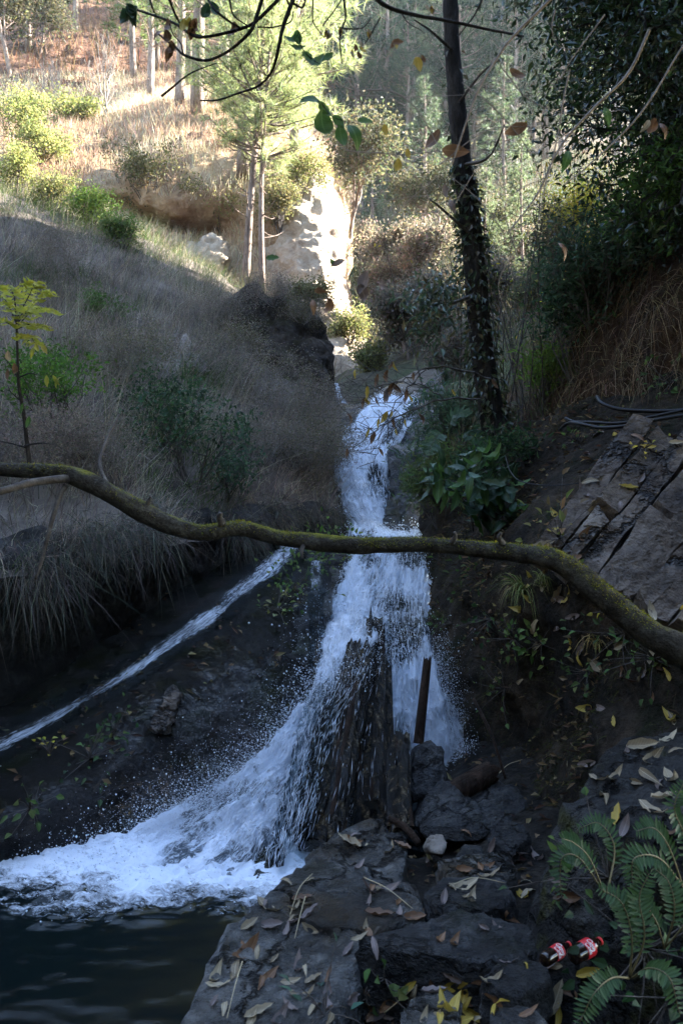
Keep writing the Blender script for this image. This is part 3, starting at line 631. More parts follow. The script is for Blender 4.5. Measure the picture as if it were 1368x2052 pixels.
# plume at the foot of the fall, thrown left and up
throw(24000, P(605, 1560, 4.7), P(440, 1700, 4.25), (-.75, -.15, .85), (.55, .28, .65), .36, .0012, .0045, .06)
throw(9000, P(560, 1610, 4.55), P(380, 1720, 4.15), (-1.1, -.3, 1.0), (.9, .35, .8), .5, .0012, .0042, .05)
throw(3500, P(620, 1400, 5.3), P(580, 1570, 4.7), (-.9, -.2, .5), (.6, .25, .8), .5, .0013, .0048, .05)
throw(5200, P(655, 1200, 6.2), P(610, 1420, 5.3), (-.95, -.35, .25), (.55, .28, .65), .55, .0014, .0065, .05)
throw(7000, P(860, 1300, 5.6), P(940, 1490, 5.3), (.35, -.3, .6), (.45, .3, .6), .35, .0011, .004, .07)
throw(5000, P(735, 1240, 5.3), P(770, 1300, 5.2), (0, -.4, .7), (.5, .3, .5), .3, .0011, .004, .06)
throw(9000, P(870, 1475, 5.25), P(960, 1530, 5.1), (.05, -.25, .4), (.3, .25, .4), .28, .0011, .0042, .06)
throw(1500, P(300, 1740, 4.0), P(120, 1760, 3.9), (-.3, -.1, .8), (.6, .3, .4), .25, .002, .006, .08)
fm = lowfoam(np.linspace(0, 1, 260)[:, None] + 0 * GW1[..., 0], np.linspace(0, 1, 170)[None] + 0 * GW1[..., 0], GW1)
froth_on(GW1, 13000, .0014, .006, .035, np.clip((fm - .3) * 2.2, 0, 1))
froth_on(GW2, 5000, .003, .009, .05)
froth_on(GLW[:70], 4000, .0012, .0045, .035); strands(GLW, 1800, .0008, .002, .01, .05, .03)
strands(GW1, 7000, .0012, .0035, .015, .07, .05); strands(GW2, 3500, .002, .005, .03, .10, .06); strands(GFN, 6000, .0012, .0035, .01, .05, .05)
froth_on(GFN, 7000, .0012, .0045, .06); froth_on(GFN, 15000, .0010, .0026, .12)
throw(26000, P(605, 1540, 4.7), P(330, 1700, 4.2), (-.6, -.15, .8), (.5, .28, .6), .36, .0008, .0022, .08)
throw(10000, P(860, 1300, 5.6), P(940, 1490, 5.3), (.25, -.3, .5), (.4, .3, .5), .32, .0009, .0024, .08)
froth_on(GP, 10000, .0018, .006, .022, froth.ravel() ** 2)
for a_, b__, r0_, r1_, n_ in (((735, 1290, 4.95), (652, 1690, 3.95), .115, .135, 120), ((750, 1270, 5.15), (742, 1640, 4.28), .08, .10, 70), ((800, 1490, 4.48), (800, 1670, 3.98), .065, .06, 24)):  # thin white strands laid on the logs as bright wet highlights
    A_, B_ = P(*a_), P(*b__); t_ = rng.random((n_, 1)); x_ = rng.uniform(-.95, .95, (n_, 1)); T_ = nrm(B_ - A_); tw_ = nrm(np.array((0, 0, CAMZ)) - (A_ + B_) / 2); tw_ = nrm(tw_ - T_ * (tw_ @ T_)); u_ = np.cross(T_, tw_); r_ = r0_ * (1 - t_) + r1_ * t_
    p_ = A_ + (B_ - A_) * t_ + u_ * x_ * r_ + tw_ * r_ * np.sqrt(np.maximum(0, 1 - x_ ** 2)) * 1.08
    drops(p_, .0006 + .0009 * rng.random(n_) ** 2, (T_[None] + rng.normal(size=(n_, 3)) * .08) * (.01 + .05 * rng.random((n_, 1)) ** 2))
link('spray_and_highlights', spray.mesh('spray_and_highlights', M['drop']), kind='stuff', label='white water drops thrown up along the falls, with highlight streaks drawn on the logs')

# ================================================================== ROCKS
def rock(name, top, down, label, cat='rock', mat='dark_stone', sub=4, back=(0, .0, 0), parent=None, group=None, rough=.02, sharp=26, seed=0, push=None, nscale=3.0, strata=None, flare=1.08, grow_=1.0):
    T = np.array([P(*q) for q in top]); d = np.asarray(push if push is not None else (0, 0.02, -down), float)
    c = T.mean(0); T = (T - c) * grow_ + c
    B = (T - c) * flare + c + d
    V, Fc, cc = hull_rock(np.concatenate([T, B]), sub, sharp, rough, seed, nscale, strata)
    o = c + d * .5
    me = make_mesh(name, V - o, Fc, M[mat]); ob = link(name, me, parent, Matrix.Translation(o if parent is None else o - np.array(parent.location)), label, cat, group)
    solid(V, Fc, name if parent is None else parent.name)
    return ob
# big boulder with leaves on its top, right foreground
rock('boulder', [(1135,1580,2.75),(1240,1500,3.0),(1368,1455,3.1),(1520,1450,3.0),(1560,1600,2.5),(1440,1660,2.3),(1300,1665,2.35),(1180,1640,2.5)], .6, 'large mossy boulder with a flat leaf-strewn top', 'boulder', 'moss_stone', 5, rough=.018, seed=1, push=(-.16, .0, -.72), flare=1.3)
rock('boulder', [(1200,1600,2.6),(1330,1640,2.35),(1480,1620,2.4),(1440,1700,2.25),(1240,1700,2.4)], .5, 'low mossy boulder behind the ferns', 'boulder', 'moss_stone', 4, seed=2, push=(.02, -.02, -.5))
# long dark stone
rock('rock', [(708,1882,2.55),(890,1845,2.72),(925,1822,2.78),(1000,1840,2.72),(1100,1860,2.68),(1085,1905,2.5),(985,1925,2.4),(760,1905,2.5)], .25, 'long dark wedge-shaped stone lying below the leaf-strewn stones', 'rock', 'dark_stone', 5, seed=3, push=(.03, .03, -.30), sharp=40, rough=.012)
rock('rock', [(955,1935,2.35),(1040,1905,2.45),(1110,1930,2.35),(1105,1970,2.25),(1020,1985,2.2),(955,1965,2.28)], .16, 'rounded grey stone beside the bottles', 'rock', 'dark_stone', 4, seed=4, sharp=8)
rock('rock', [(845,1785,2.95),(900,1755,3.1),(1010,1750,3.1),(1035,1800,2.9),(960,1822,2.8),(870,1815,2.85)], .22, 'dark block carrying curled leaves above the long stone', 'rock', 'dark_stone', 4, seed=5)
rock('rock', [(805,2010,2.2),(850,1978,2.3),(915,1985,2.3),(930,2040,2.1),(880,2070,2.05),(800,2055,2.1)], .12, 'small purplish grey stone at the bottom edge', 'rock', 'slate', 4, seed=6, sharp=10)
rock('rock', [(985,2010,2.15),(1060,2005,2.15),(1110,2040,2.05),(1050,2090,1.95),(960,2080,2.0)], .14, 'dark round stone at the bottom edge right of the yellow leaves', 'rock', 'dark_stone', 4, seed=7, sharp=9)
# the big flat slab by the pool
rock('rock', [(352,2060,2.35),(400,1985,2.5),(445,1880,2.75),(490,1832,2.9),(570,1760,3.15),(640,1700,3.45),(720,1740,3.3),(800,1800,3.05),(720,1910,2.6),(680,1990,2.4),(640,2120,2.15),(330,2130,2.2)], .5, 'broad flat grey slab strewn with leaves at the edge of the pool', 'rock', 'slate', 5, seed=8, sharp=45, rough=.010, push=(.05, .04, -.55), nscale=4)
rock('rock', [(612,1712,3.42),(690,1660,3.6),(755,1636,3.7),(774,1650,3.65),(765,1700,3.45),(735,1765,3.2),(660,1752,3.25)], .14, 'pointed flat grey slab lying below the splintered log', 'rock', 'slate', 4, seed=9, sharp=40, rough=.012)
rock('rock', [(745,1680,3.52),(775,1662,3.6),(815,1666,3.58),(812,1710,3.4),(805,1780,3.12),(770,1760,3.2),(735,1735,3.3)], .15, 'small grey slab with one pale leaf beside the pointed slab', 'rock', 'slate', 4, seed=10, sharp=40, rough=.012)
rock('rock', [(640,1790,3.02),(720,1755,3.2),(830,1770,3.1),(850,1830,2.85),(740,1870,2.7),(650,1850,2.78)], .14, 'flat stone under the pointed slab with a dry stalk on it', 'rock', 'slate', 4, seed=11, sharp=30, rough=.012)
# broken stones at the foot of the log
rock('rock', [(820,1560,4.35),(835,1500,4.4),(860,1483,4.45),(890,1500,4.4),(893,1560,4.3),(870,1600,4.2),(825,1600,4.25)], .3, 'upright dark mossy stone beside the broken stump', 'rock', 'dark_stone', 4, seed=12, push=(.0, .3, -.12))
rock('rock', [(835,1660,3.9),(860,1600,4.05),(890,1565,4.15),(950,1610,4.0),(985,1660,3.85),(960,1690,3.75),(860,1690,3.75)], .3, 'dark three-cornered stone under the brown log', 'rock', 'dark_stone', 4, seed=13, push=(0, .35, -.1))
rock('rock', [(852,1695,3.62),(860,1675,3.66),(885,1674,3.66),(894,1690,3.6),(888,1712,3.5),(862,1708,3.52)], .1, 'small pale angular stone lying among dark rocks', 'rock', 'buff_stone', 4, seed=14, push=(0, .1, -.05))
rock('rock', [(915,1715,3.4),(930,1690,3.5),(965,1695,3.5),(975,1725,3.35),(940,1745,3.28)], .12, 'small mossy green stone beside the pale stone', 'rock', 'moss_stone', 4, seed=15)
rock('rock', [(975,1680,3.6),(1000,1645,3.75),(1045,1648,3.7),(1065,1680,3.55),(1020,1700,3.5)], .2, 'dark grey stone left of the mossy boulder', 'rock', 'dark_stone', 4, seed=16)
rock('rock', [(930,1620,4.1),(985,1560,4.3),(1040,1575,4.2),(1060,1640,3.9),(1000,1670,3.8)], .3, 'black wet stone below the brown log end', 'rock', 'dark_stone', 4, seed=17)
rock('rock', [(880,1720,3.35),(990,1705,3.4),(1040,1740,3.2),(1000,1765,3.15),(890,1755,3.2)], .14, 'wet flat stone in a trickle behind the dark block', 'rock', 'slate', 4, seed=18)
rock('rock', [(1090,1800,2.75),(1160,1780,2.8),(1200,1830,2.6),(1170,1880,2.45),(1095,1870,2.5)], .2, 'dark stone above the bottles at the foot of the boulder', 'rock', 'dark_stone', 4, seed=19, sharp=14)
rock('rock', [(420,1800,3.75),(460,1740,3.95),(540,1640,4.2),(572,1650,4.15),(560,1760,3.75),(500,1830,3.55)], .3, 'dark rock with water sheeting over it at the foot of the fall', 'rock', 'wet_rock', 4, seed=20, push=(.05, .25, -.3))
rock('rock', [(765,1045,8.55),(775,1000,8.75),(795,985,8.85),(832,1000,8.7),(842,1050,8.5),(805,1066,8.4),(775,1066,8.45)], .4, 'wet dark rock with pale streaks beside the upper fall', 'rock', 'wet_rock', 4, seed=21, push=(.1, .5, -.2))
rock('rock', [(785,990,8.95),(782,915,9.4),(815,885,9.6),(860,895,9.2),(865,980,8.8),(830,1010,8.7)], .4, 'black broken rock face right of the upper fall', 'rock', 'wet_rock', 4, seed=22, push=(.4, .5, -.2), rough=.05)
rock('boulder', [(688,818,11.7),(700,798,12.0),(760,775,12.4),(830,735,12.8),(880,715,12.8),(900,770,11.9),(850,822,11.3),(760,828,11.3)], .5, 'pale smooth slab of rock above the upper fall', 'boulder', 'buff_stone', 4, seed=23, push=(.2, .6, -.6), sharp=10, rough=.012)
rock('boulder', [(455,650,11.7),(500,588,12.5),(560,574,12.8),(616,612,12.5),(652,685,12.0),(662,752,11.5),(632,790,11.0),(555,785,10.8),(475,720,11.0)], 1, 'big dark rounded boulder jutting from the grassy slope', 'boulder', 'bulge', 5, grow_=1.22, seed=24, push=(-.5, 2.2, -.8), sharp=9, rough=.03)
rock('rock', [(355,690,9.9),(372,668,10.3),(392,690,10.1),(412,735,9.7),(405,760,9.5),(370,745,9.6)], .3, 'grey rock showing through the dry grass', 'rock', 'slab', 4, seed=25, push=(-.2, .5, -.4), rough=.05)
rock('rock', [(600,1105,7.5),(640,1080,7.9),(700,1075,8.0),(725,1100,7.6),(690,1130,7.1),(620,1130,7.1)], .5, 'dark mossy rock between the two streams', 'rock', 'moss_stone', 4, seed=26, push=(-.05, .1, -.7))
rock('rock', [(500,1230,6.1),(545,1195,6.4),(600,1150,6.7),(650,1150,6.7),(650,1230,6.1),(620,1320,5.6),(560,1310,5.6)], .6, 'black overhanging rock with hanging plants beside the fall', 'rock', 'wet_rock', 5, seed=27, push=(-.1, .5, -.6), rough=.03)
rock('rock', [(300,1420,4.72),(345,1378,4.85),(358,1395,4.8),(345,1430,4.68),(325,1468,4.58),(298,1465,4.6)], .06, 'pale brown patch of bare rock on the dark mossy ramp', 'rock', 'slab', 4, seed=28, push=(.03, .18, -.05), rough=.03)
rock('rock', [(920,1440,5.35),(945,1390,5.4),(965,1400,5.3),(972,1450,5.2),(950,1480,5.2)], .3, 'buff coloured rock beside the splashing water', 'rock', 'buff_stone', 4, seed=29, push=(.15, .3, -.2), rough=.04)
# bare sunlit rock on the cliff
cl = [[(545,400,23.6),(590,370,23.2),(635,370,23.4),(662,420,24.2)], [(545,490,22.0),(590,480,21.3),(640,480,21.4),(672,520,22.6)], [(555,570,20.9),(600,570,20.0),(645,570,20.1),(682,600,21.2)], [(585,650,19.8),(622,650,18.9),(662,655,18.8),(700,690,19.6)], [(615,725,18.5),(650,725,17.7),(684,735,17.6),(714,760,18.2)], [(638,795,17.5),(668,800,16.7),(694,805,16.6),(720,815,17.0)], [(640,860,17.3),(670,865,16.5),(696,870,16.4),(722,880,16.8)]]
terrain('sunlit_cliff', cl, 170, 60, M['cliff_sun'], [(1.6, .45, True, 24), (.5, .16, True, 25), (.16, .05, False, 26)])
for k, (lb, tp) in enumerate([('bright rock recess under the sunlit leafy bush', [(365,500,20.4),(400,470,20.8),(440,468,20.8),(460,500,20.4),(430,525,20.0),(380,525,20.0)])]):
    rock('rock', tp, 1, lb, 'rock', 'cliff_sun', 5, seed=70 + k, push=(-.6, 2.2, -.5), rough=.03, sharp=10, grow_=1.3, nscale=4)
# tilted bedding slabs on the right bank
oc = empty('rock_outcrop', P(1230, 1080, 4.3), 'tilted grey layered rock slabs on the right bank', 'rock outcrop')
pushv = (.16, .26, -.16)
rr_ = np.random.default_rng(11); kpl = 0
def plate(quad, thick, seed, amp=.012):
    """a bed of rock: quad of (px, py, depth) corners along the bed, given depth, uneven faces and stepped edges"""
    A, B, C_, D = [P(*q) for q in quad]; n1, n2, n3 = 30, 9, 4; bm = bmesh.new()
    nrm_ = nrm(np.cross(B - A, D - A)); nrm_ = nrm_ if nrm_[1] < 0 else -nrm_
    V = []; idx = {}; Fs = []
    def vid(i, j, k):
        if (i, j, k) not in idx:
            s_, e_, h_ = i / n1, j / n2, k / n3; p_ = (A * (1 - s_) + B * s_) * (1 - e_) + (D * (1 - s_) + C_ * s_) * e_ - nrm_ * thick * h_
            idx[(i, j, k)] = len(V); V.append(p_)
        return idx[(i, j, k)]
    for i in range(n1):
        for j in range(n2):
            for k in (0, n3): Fs.append([vid(i, j, k), vid(i + 1, j, k), vid(i + 1, j + 1, k), vid(i, j + 1, k)][:: 1 if k else -1])
        for k in range(n3):
            for j in (0, n2): Fs.append([vid(i, j, k), vid(i, j, k + 1), vid(i + 1, j, k + 1), vid(i + 1, j, k)][:: 1 if j else -1])
    for j in range(n2):
        for k in range(n3):
            for i in (0, n1): Fs.append([vid(i, j, k), vid(i, j + 1, k), vid(i, j + 1, k + 1), vid(i, j, k + 1)][:: 1 if i else -1])
    V = np.array(V); u = nrm(B - A); w = np.cross(u, nrm_); q = np.stack([V @ u * 1.6, V @ w * 9, V @ nrm_ * 9], 1)
    V = V + nrm_ * (amp * 1.3 * fbm(q, 4, seed) + amp * fbm(V * 7, 4, seed + 3, ridged=True))[:, None] + w * (amp * 2.2 * fbm(V * 5, 3, seed + 5))[:, None] + u * (amp * 2.5 * fbm(V * 8, 3, seed + 6))[:, None]
    o = V.mean(0); link('rock_slab', make_mesh('rock_slab', V - o, Fs, M['slab'], False), oc, Matrix.Translation(o - np.array(oc.location))); solid(V, np.array(Fs), 'rock_outcrop')
for i in range(8):                       # long parallel beds running up to the right, some broken across
    a0 = np.array((1070 + 40 * i, 1096 + 20 * i)); a1 = np.array((1262 + 46 * i, 838 + 22 * i)); wv = np.array((40, 27)) * (.85 + .3 * rr_.random()); Y0, Y1 = 4.30 - .12 * i, 4.74 - .14 * i
    cuts = [-.05 * rr_.random(), 1.05] if i % 2 == 0 else [0, rr_.uniform(.4, .65), 1.05]
    for s0, s1 in zip(cuts[:-1], cuts[1:]):
        lift = .09 * (i % 2) + rr_.uniform(0, .05); j = lambda s_, e_, off: tuple(a0 * (1 - s_) + a1 * s_ + wv * e_ + rr_.normal(size=2) * 5) + (Y0 * (1 - s_) + Y1 * s_ - off,)
        plate([j(s0 + .008, 0, lift), j(s1 - .008, 0, lift), j(s1 - .04 * rr_.random(), 1, lift + .05), j(s0 + .03 * rr_.random(), 1, lift + .05)], .16, 50 + kpl); kpl += 1
for qd in ([(1222,1205,3.88),(1322,1070,4.0),(1352,1135,3.84),(1262,1228,3.78)], [(1282,1240,3.74),(1400,1060,3.86),(1450,1130,3.66),(1345,1275,3.58)], [(1338,1285,3.58),(1490,1110,3.56),(1520,1230,3.36),(1400,1330,3.4)]):
    plate(qd, .2, 50 + kpl, .02); kpl += 1

# ------------------------------------------------------------------ ray lookup on everything solid
_v = []; _f = []; _t = []; _n = 0
for V, Fc, tg in SOLID:
    _v += V.tolist(); _f += (Fc + _n).tolist(); _t += [tg] * len(Fc); _n += len(V)
BVH = BVHTree.FromPolygons(_v, _f)
def hit(px, py):
    d = Vector(P(px, py, 1.0) - np.array((0, 0, CAMZ))).normalized()
    loc, n, i, dist = BVH.ray_cast(Vector((0, 0, CAMZ)), d)
    if loc is None: return None
    n = np.array(n); n = n if n @ np.array(d) < 0 else -n
    return np.array(loc), n, _t[i]
def drop_to(p, h=6.0):
    loc, n, i, dist = BVH.ray_cast(Vector((p[0], p[1], p[2] + h)), Vector((0, 0, -1)))
    return None if loc is None else np.array(loc)

# ================================================================== VEGETATION
def sample_grid(G, n, wfun=None):
    a, b, c, d = G[:-1, :-1], G[1:, :-1], G[1:, 1:], G[:-1, 1:]
    A = np.linalg.norm(np.cross(c - a, d - b), axis=-1).ravel()
    N = np.cross(c - a, d - b).reshape(-1, 3)
    if wfun is not None: A = A * wfun(((a + c) / 2).reshape(-1, 3))
    cs = np.cumsum(A); k = np.searchsorted(cs, rng.random(n) * cs[-1]); k = np.minimum(k, len(A) - 1)
    u = rng.random((n, 1)); v = rng.random((n, 1))
    f = lambda q: q.reshape(-1, 3)[k]
    p = (f(a) * (1 - u) + f(b) * u) * (1 - v) + (f(d) * (1 - u) + f(c) * u) * v
    nn = nrm(N[k]); nn = nn * np.sign(nn[:, 2:3] + 1e-6)
    return p, nn
def pick(pal, n, jit=.25):
    pal = np.array(pal); c = pal[rng.integers(0, len(pal), n)]
    return np.clip(c * (1 + jit * (rng.random((n, 1)) * 2 - 1)) * (1 + .08 * rng.normal(size=(n, 3))), .004, .9)
def clumpy(p, sc, seed, lo=.35, hi=.62):
    return smooth(lo, hi, .5 + .5 * fbm(p / sc, 3, seed))
STRAW = [(.30, .26, .21), (.22, .19, .165), (.40, .35, .27), (.18, .145, .135), (.13, .11, .095)]
GREENS = [(.06, .10, .03), (.09, .13, .04), (.045, .075, .025)]
# ---- dry herbs on the near hillside
def near_w(c):
    px, py = pix(c); w = .15 + .85 * clumpy(c, .5, 80, .3, .6)
    w = w * (py < 1250) * (px > -330) * ~((px > 470) & (px < 668) & (py > 600) & (py < 835 - (px < 500) * 60) & (c[:, 1] > 9.5)) * (1 - .6 * smooth(960, 1080, py))
    return w / np.maximum(c[:, 1], 3) ** 1.1
g = Bag(); n = 62000
p, nn = sample_grid(GA, n, near_w)
d = nrm(nn * .35 + UP * .9 + rng.normal(size=(n, 3)) * .42)
px, py = pix(p)
L = (.13 + .45 * rng.random(n) ** 2) * (.55 + .7 * clumpy(p, .8, 81)) * (1 - .45 * smooth(930, 1050, py))
bend = nn * .35 * rng.random((n, 1)) + np.array((.25, -.1, -.55)) * rng.random((n, 1)) + rng.normal(size=(n, 3)) * .15
col = pick(STRAW, n) * (.55 + .75 * clumpy(p, .7, 87, .35, .65))[:, None]; gm = clumpy(p, 1.3, 82, .60, .72) * .7; gm = np.maximum(gm, .75 * smooth(60, 0, np.abs(py - (400 + px * .36))))
sel = rng.random(n) < gm; col[sel] = pick(GREENS, sel.sum())
blades(g, p, d, L, .0035 + .0032 * rng.random(n), bend, col, 2)
# seed heads: short fuzzy side sprays near the tips
m = 26000; k = rng.integers(0, n, m); t = .55 + .4 * rng.random((m, 1))
q = p[k] + d[k] * L[k][:, None] * t + bend[k] * L[k][:, None] * t * t
blades(g, q, nrm(rng.normal(size=(m, 3)) + UP * .5), .03 + .07 * rng.random(m), .0035, rng.normal(size=(m, 3)) * .2, pick(STRAW[:3], m), 1)
link('dry_grass', g.mesh('dry_grass', M['grass']), kind='stuff', label='grey-brown dry grass and herbs covering the shaded near hillside')
# ---- hanging grass along the lip of the undercut ledge
g = Bag(); n = 14000; V0 = GA[:12].reshape(-1, 3); V0 = V0[(pix(V0)[0] > -150)]
k = rng.integers(0, len(V0), n); p = V0[k] + rng.normal(size=(n, 3)) * .07
dens = clumpy(p, .45, 83, .38, .6); kk = rng.random(n) < dens; p = p[kk]; n = len(p)
d = nrm(np.array((.2, -.75, .35)) + rng.normal(size=(n, 3)) * .35)
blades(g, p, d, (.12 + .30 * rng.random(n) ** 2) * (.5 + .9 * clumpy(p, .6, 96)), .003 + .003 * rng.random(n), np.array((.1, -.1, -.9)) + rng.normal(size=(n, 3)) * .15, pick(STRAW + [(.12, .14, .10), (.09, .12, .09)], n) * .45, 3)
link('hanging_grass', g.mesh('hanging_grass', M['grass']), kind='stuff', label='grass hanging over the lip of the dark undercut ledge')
# ---- sunlit slope grass
g = Bag(); n = 46000
def sunw(c):
    px, py = pix(c); return (c[:, 1] < 40) * (px > -150) * (py > 150) * (.1 + .9 * clumpy(c, 1.1, 84, .3, .55)) * (1 - .75 * smooth(470, 560, px) * smooth(330, 400, py))
p, nn = sample_grid(GJ, n, sunw)
d = nrm(nn * .4 + UP * .8 + rng.normal(size=(n, 3)) * .3)
red = clumpy(p, 2.5, 85, .42, .6)
col = pick([(.48, .41, .31), (.56, .49, .38), (.40, .33, .24)], n); rs = rng.random(n) < red * .75; col[rs] = pick([(.32, .22, .165), (.38, .26, .19), (.25, .17, .13)], rs.sum())
blades(g, p, d, .16 + .34 * rng.random(n), .012 + .012 * rng.random(n), np.array((.2, -.25, -.5)) * rng.random((n, 1)) + rng.normal(size=(n, 3)) * .12, col, 2)
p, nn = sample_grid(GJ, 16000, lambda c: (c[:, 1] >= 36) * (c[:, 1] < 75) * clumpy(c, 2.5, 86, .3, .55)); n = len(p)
blades(g, p, nrm(nn * .4 + UP * .8 + rng.normal(size=(n, 3)) * .3), .5 + .7 * rng.random(n), .04, np.array((.2, -.3, -.5)) * rng.random((n, 1)), pick([(.22, .12, .075), (.17, .09, .06), (.27, .17, .11), (.09, .08, .045)], n), 2)  # upper slope grass: reddish, and coloured darker to imitate partial shade
link('sunlit_grass', g.mesh('sunlit_grass', M['grass']), kind='stuff', label='straw-coloured and reddish dry grass on the sunlit hillside')

# ---- branching
def grow(p, d, L, r, depth, out, tips, nch=3, spread=.7, up=.15, ratio=.68, wig=.16, seg=4):
    pts = [np.array(p, float)]; d = nrm(d)
    for i in range(seg):
        d = nrm(d + rng.normal(size=3) * wig + UP * up * .5); pts.append(pts[-1] + d * L / seg)
    rad = np.linspace(r, r * .55, seg + 1); out.append((np.array(pts), rad))
    if depth == 0: tips.append((pts[-1], d)); tips.append((pts[-2], d)); return
    for c in range(nch):
        k = rng.integers(max(1, seg - 2), seg + 1); nd_ = nrm(d + rng.normal(size=3) * spread + UP * up)
        grow(pts[k], nd_, L * ratio * (.75 + .5 * rng.random()), r * .5, depth - 1, out, tips, nch, spread, up, ratio, wig, seg)
def stems_mesh(lst, mat, sides=5, origin=(0, 0, 0), rmin=.0015):
    b = Bag()
    for pts, rad in lst: tube(b, pts, np.maximum(rad, rmin), sides if rad[0] > .02 else 4, cap=False)
    return b.mesh('stems', mat, True, origin)
def leaf_cloud(bag, tips, per, rad, L, W, pal, droop=.2, jit=.3, flat=.6):
    T = np.array([t[0] for t in tips]); D = np.array([t[1] for t in tips])
    k = np.repeat(np.arange(len(T)), per); n = len(k)
    tone = (.72 + .56 * rng.random(len(T)))[k][:, None]
    c = T[k] + rng.normal(size=(n, 3)) * rad
    ax = nrm(D[k] * .5 + rng.normal(size=(n, 3)) * .8 - UP * droop)
    leaves(bag, c, ax, nrm(UP * flat + rng.normal(size=(n, 3)) * .5), L * (.6 + .7 * rng.random(n)), W * (.6 + .7 * rng.random(n)), pick(pal, n, jit) * tone)
def shrub(name, base, h, w, nst, depth, per, rad, leafL, leafW, pal, label, cat='shrub', barkmat='bark_twig', group=None, leafmat='leaf', lean=(0, 0, 0), up=.2, spread=.65, nch=3, r0=.012, droop=.2):
    base = np.asarray(base, float); out = []; tips = []
    for i in range(nst):
        a = rng.random() * 6.28; dd = np.array((math.cos(a) * w / h, math.sin(a) * w / h, 1.0)) * 1.0 + np.array(lean)
        grow(base + np.array((math.cos(a), math.sin(a), 0)) * .06 * w, dd, h * .5, r0, depth, out, tips, nch, spread, up)
    e = empty(name, base, label, cat, group)
    link('stem', stems_mesh(out, M[barkmat], 5, base), e)
    if per:
        b = Bag(); leaf_cloud(b, tips, per, rad, leafL, leafW, pal, droop); link('crown', b.mesh('crown', M[leafmat], False, base), e)
    return e
def on(px, py):
    h_ = hit(px, py); return h_[0]
DKGREEN = [(.025, .05, .022), (.035, .065, .03), (.05, .085, .035), (.02, .04, .02)]
BLUEGR = [(.05, .085, .055), (.07, .11, .07), (.04, .07, .04)]
LIME = [(.20, .21, .08), (.16, .18, .06), (.25, .25, .11)]
OLIVE = [(.13, .12, .06), (.17, .155, .085), (.09, .09, .045)]
YELL = [(.36, .30, .04), (.30, .28, .05), (.42, .33, .06), (.22, .22, .05)]
# shrubs on the near hillside
shrub('shrub', on(390, 985), .95, .55, 7, 2, 10, .07, .055, .026, DKGREEN + BLUEGR, 'dark green leafy shrub on the shaded slope above the branch', r0=.011)
shrub('shrub', on(330, 900), .75, .5, 6, 2, 9, .07, .05, .024, DKGREEN, 'dark shrub with small leaves up the slope from the larger dark shrub', r0=.01)
shrub('shrub', on(455, 1005), .6, .5, 5, 2, 8, .07, .05, .022, BLUEGR, 'blue-green shrub leaning over the ledge above the branch', r0=.009, lean=(.2, -.3, 0))
shrub('shrub', on(110, 880), .75, .5, 6, 2, 10, .06, .05, .024, [(.07, .14, .025), (.05, .10, .02), (.09, .16, .03)], 'bright green shrub behind the yellow-leaved sapling', r0=.01)
shrub('shrub', on(60, 800), .55, .4, 5, 2, 10, .06, .045, .022, [(.06, .12, .025), (.05, .10, .02)], 'small green bush at the left edge of the shaded slope', r0=.008)
shrub('shrub', on(205, 655), .4, .5, 5, 2, 8, .07, .05, .025, [(.06, .11, .03), (.05, .09, .02)], 'low green patch of leaves in the middle of the dry slope', r0=.008)
for i, (a, b, h_, w_, lb, pal) in enumerate([
    (35, 395, 1.3, .9, 'yellow-green bush at the crest of the left slope, at the edge of the picture', LIME),
    (110, 425, 1.1, .9, 'yellow-green bush on the crest of the shaded slope', LIME + OLIVE),
    (185, 455, 1.1, 1.0, 'broad bright green bush on the crest of the shaded slope', [(.10, .16, .035), (.13, .18, .045)]),
    (250, 500, .8, .8, 'low green bush at the crest next to the rock overhang', [(.09, .14, .04), (.12, .15, .05)]),
    (30, 300, 2.6, 1.5, 'tall pale green bush on the sunlit slope at the left edge', LIME),
    (85, 330, 1.8, 1.1, 'pale green bush with thin stems on the sunlit slope', LIME),
    (145, 245, 1.7, 2.0, 'round lime green bush on the terrace by the bare trees', LIME),
    (60, 235, 1.3, 1.4, 'low lime green bush on the terrace edge at the left', LIME),
    (295, 415, 2.6, 1.2, 'upright olive broom-like bush on the sunlit slope', OLIVE),
    (390, 460, 2.2, 1.5, 'olive bush with a shaded side beside the broom-like bush', OLIVE),
    (445, 470, 2.4, 1.4, 'sunlit leafy bush above the bright rock recess', OLIVE + LIME),
    (600, 395, 1.8, 1.3, 'pale sunlit bush on the top of the bright cliff', OLIVE + LIME),
    (560, 470, 2.2, .9, 'leafy bush clinging to the bright cliff behind the thin pines', OLIVE),
    (560, 232, 1.5, 1.6, 'sunlit low bush on the terrace beneath the pale pine', LIME + OLIVE),
    (470, 214, 1.6, 1.7, 'lime bush on the terrace right of the bright pine trunk', LIME),
    (620, 620, .8, .8, 'small sunlit bush on the lower bright cliff', OLIVE),
    (700, 690, 1.2, .9, 'sunlit yellowish bush in the gap above the falls', LIME + OLIVE),
    (735, 745, .7, .7, 'low sunlit bush directly above the pale slab', LIME + OLIVE)]):
    q = on(a, b); s_ = q[1] / 20
    shrub('shrub', q, h_ * .62, w_ * .62, 8, 2, 22, .12 * max(s_, .55), .075 * max(s_, .6), .04 * max(s_, .6), pal, lb, r0=.016)
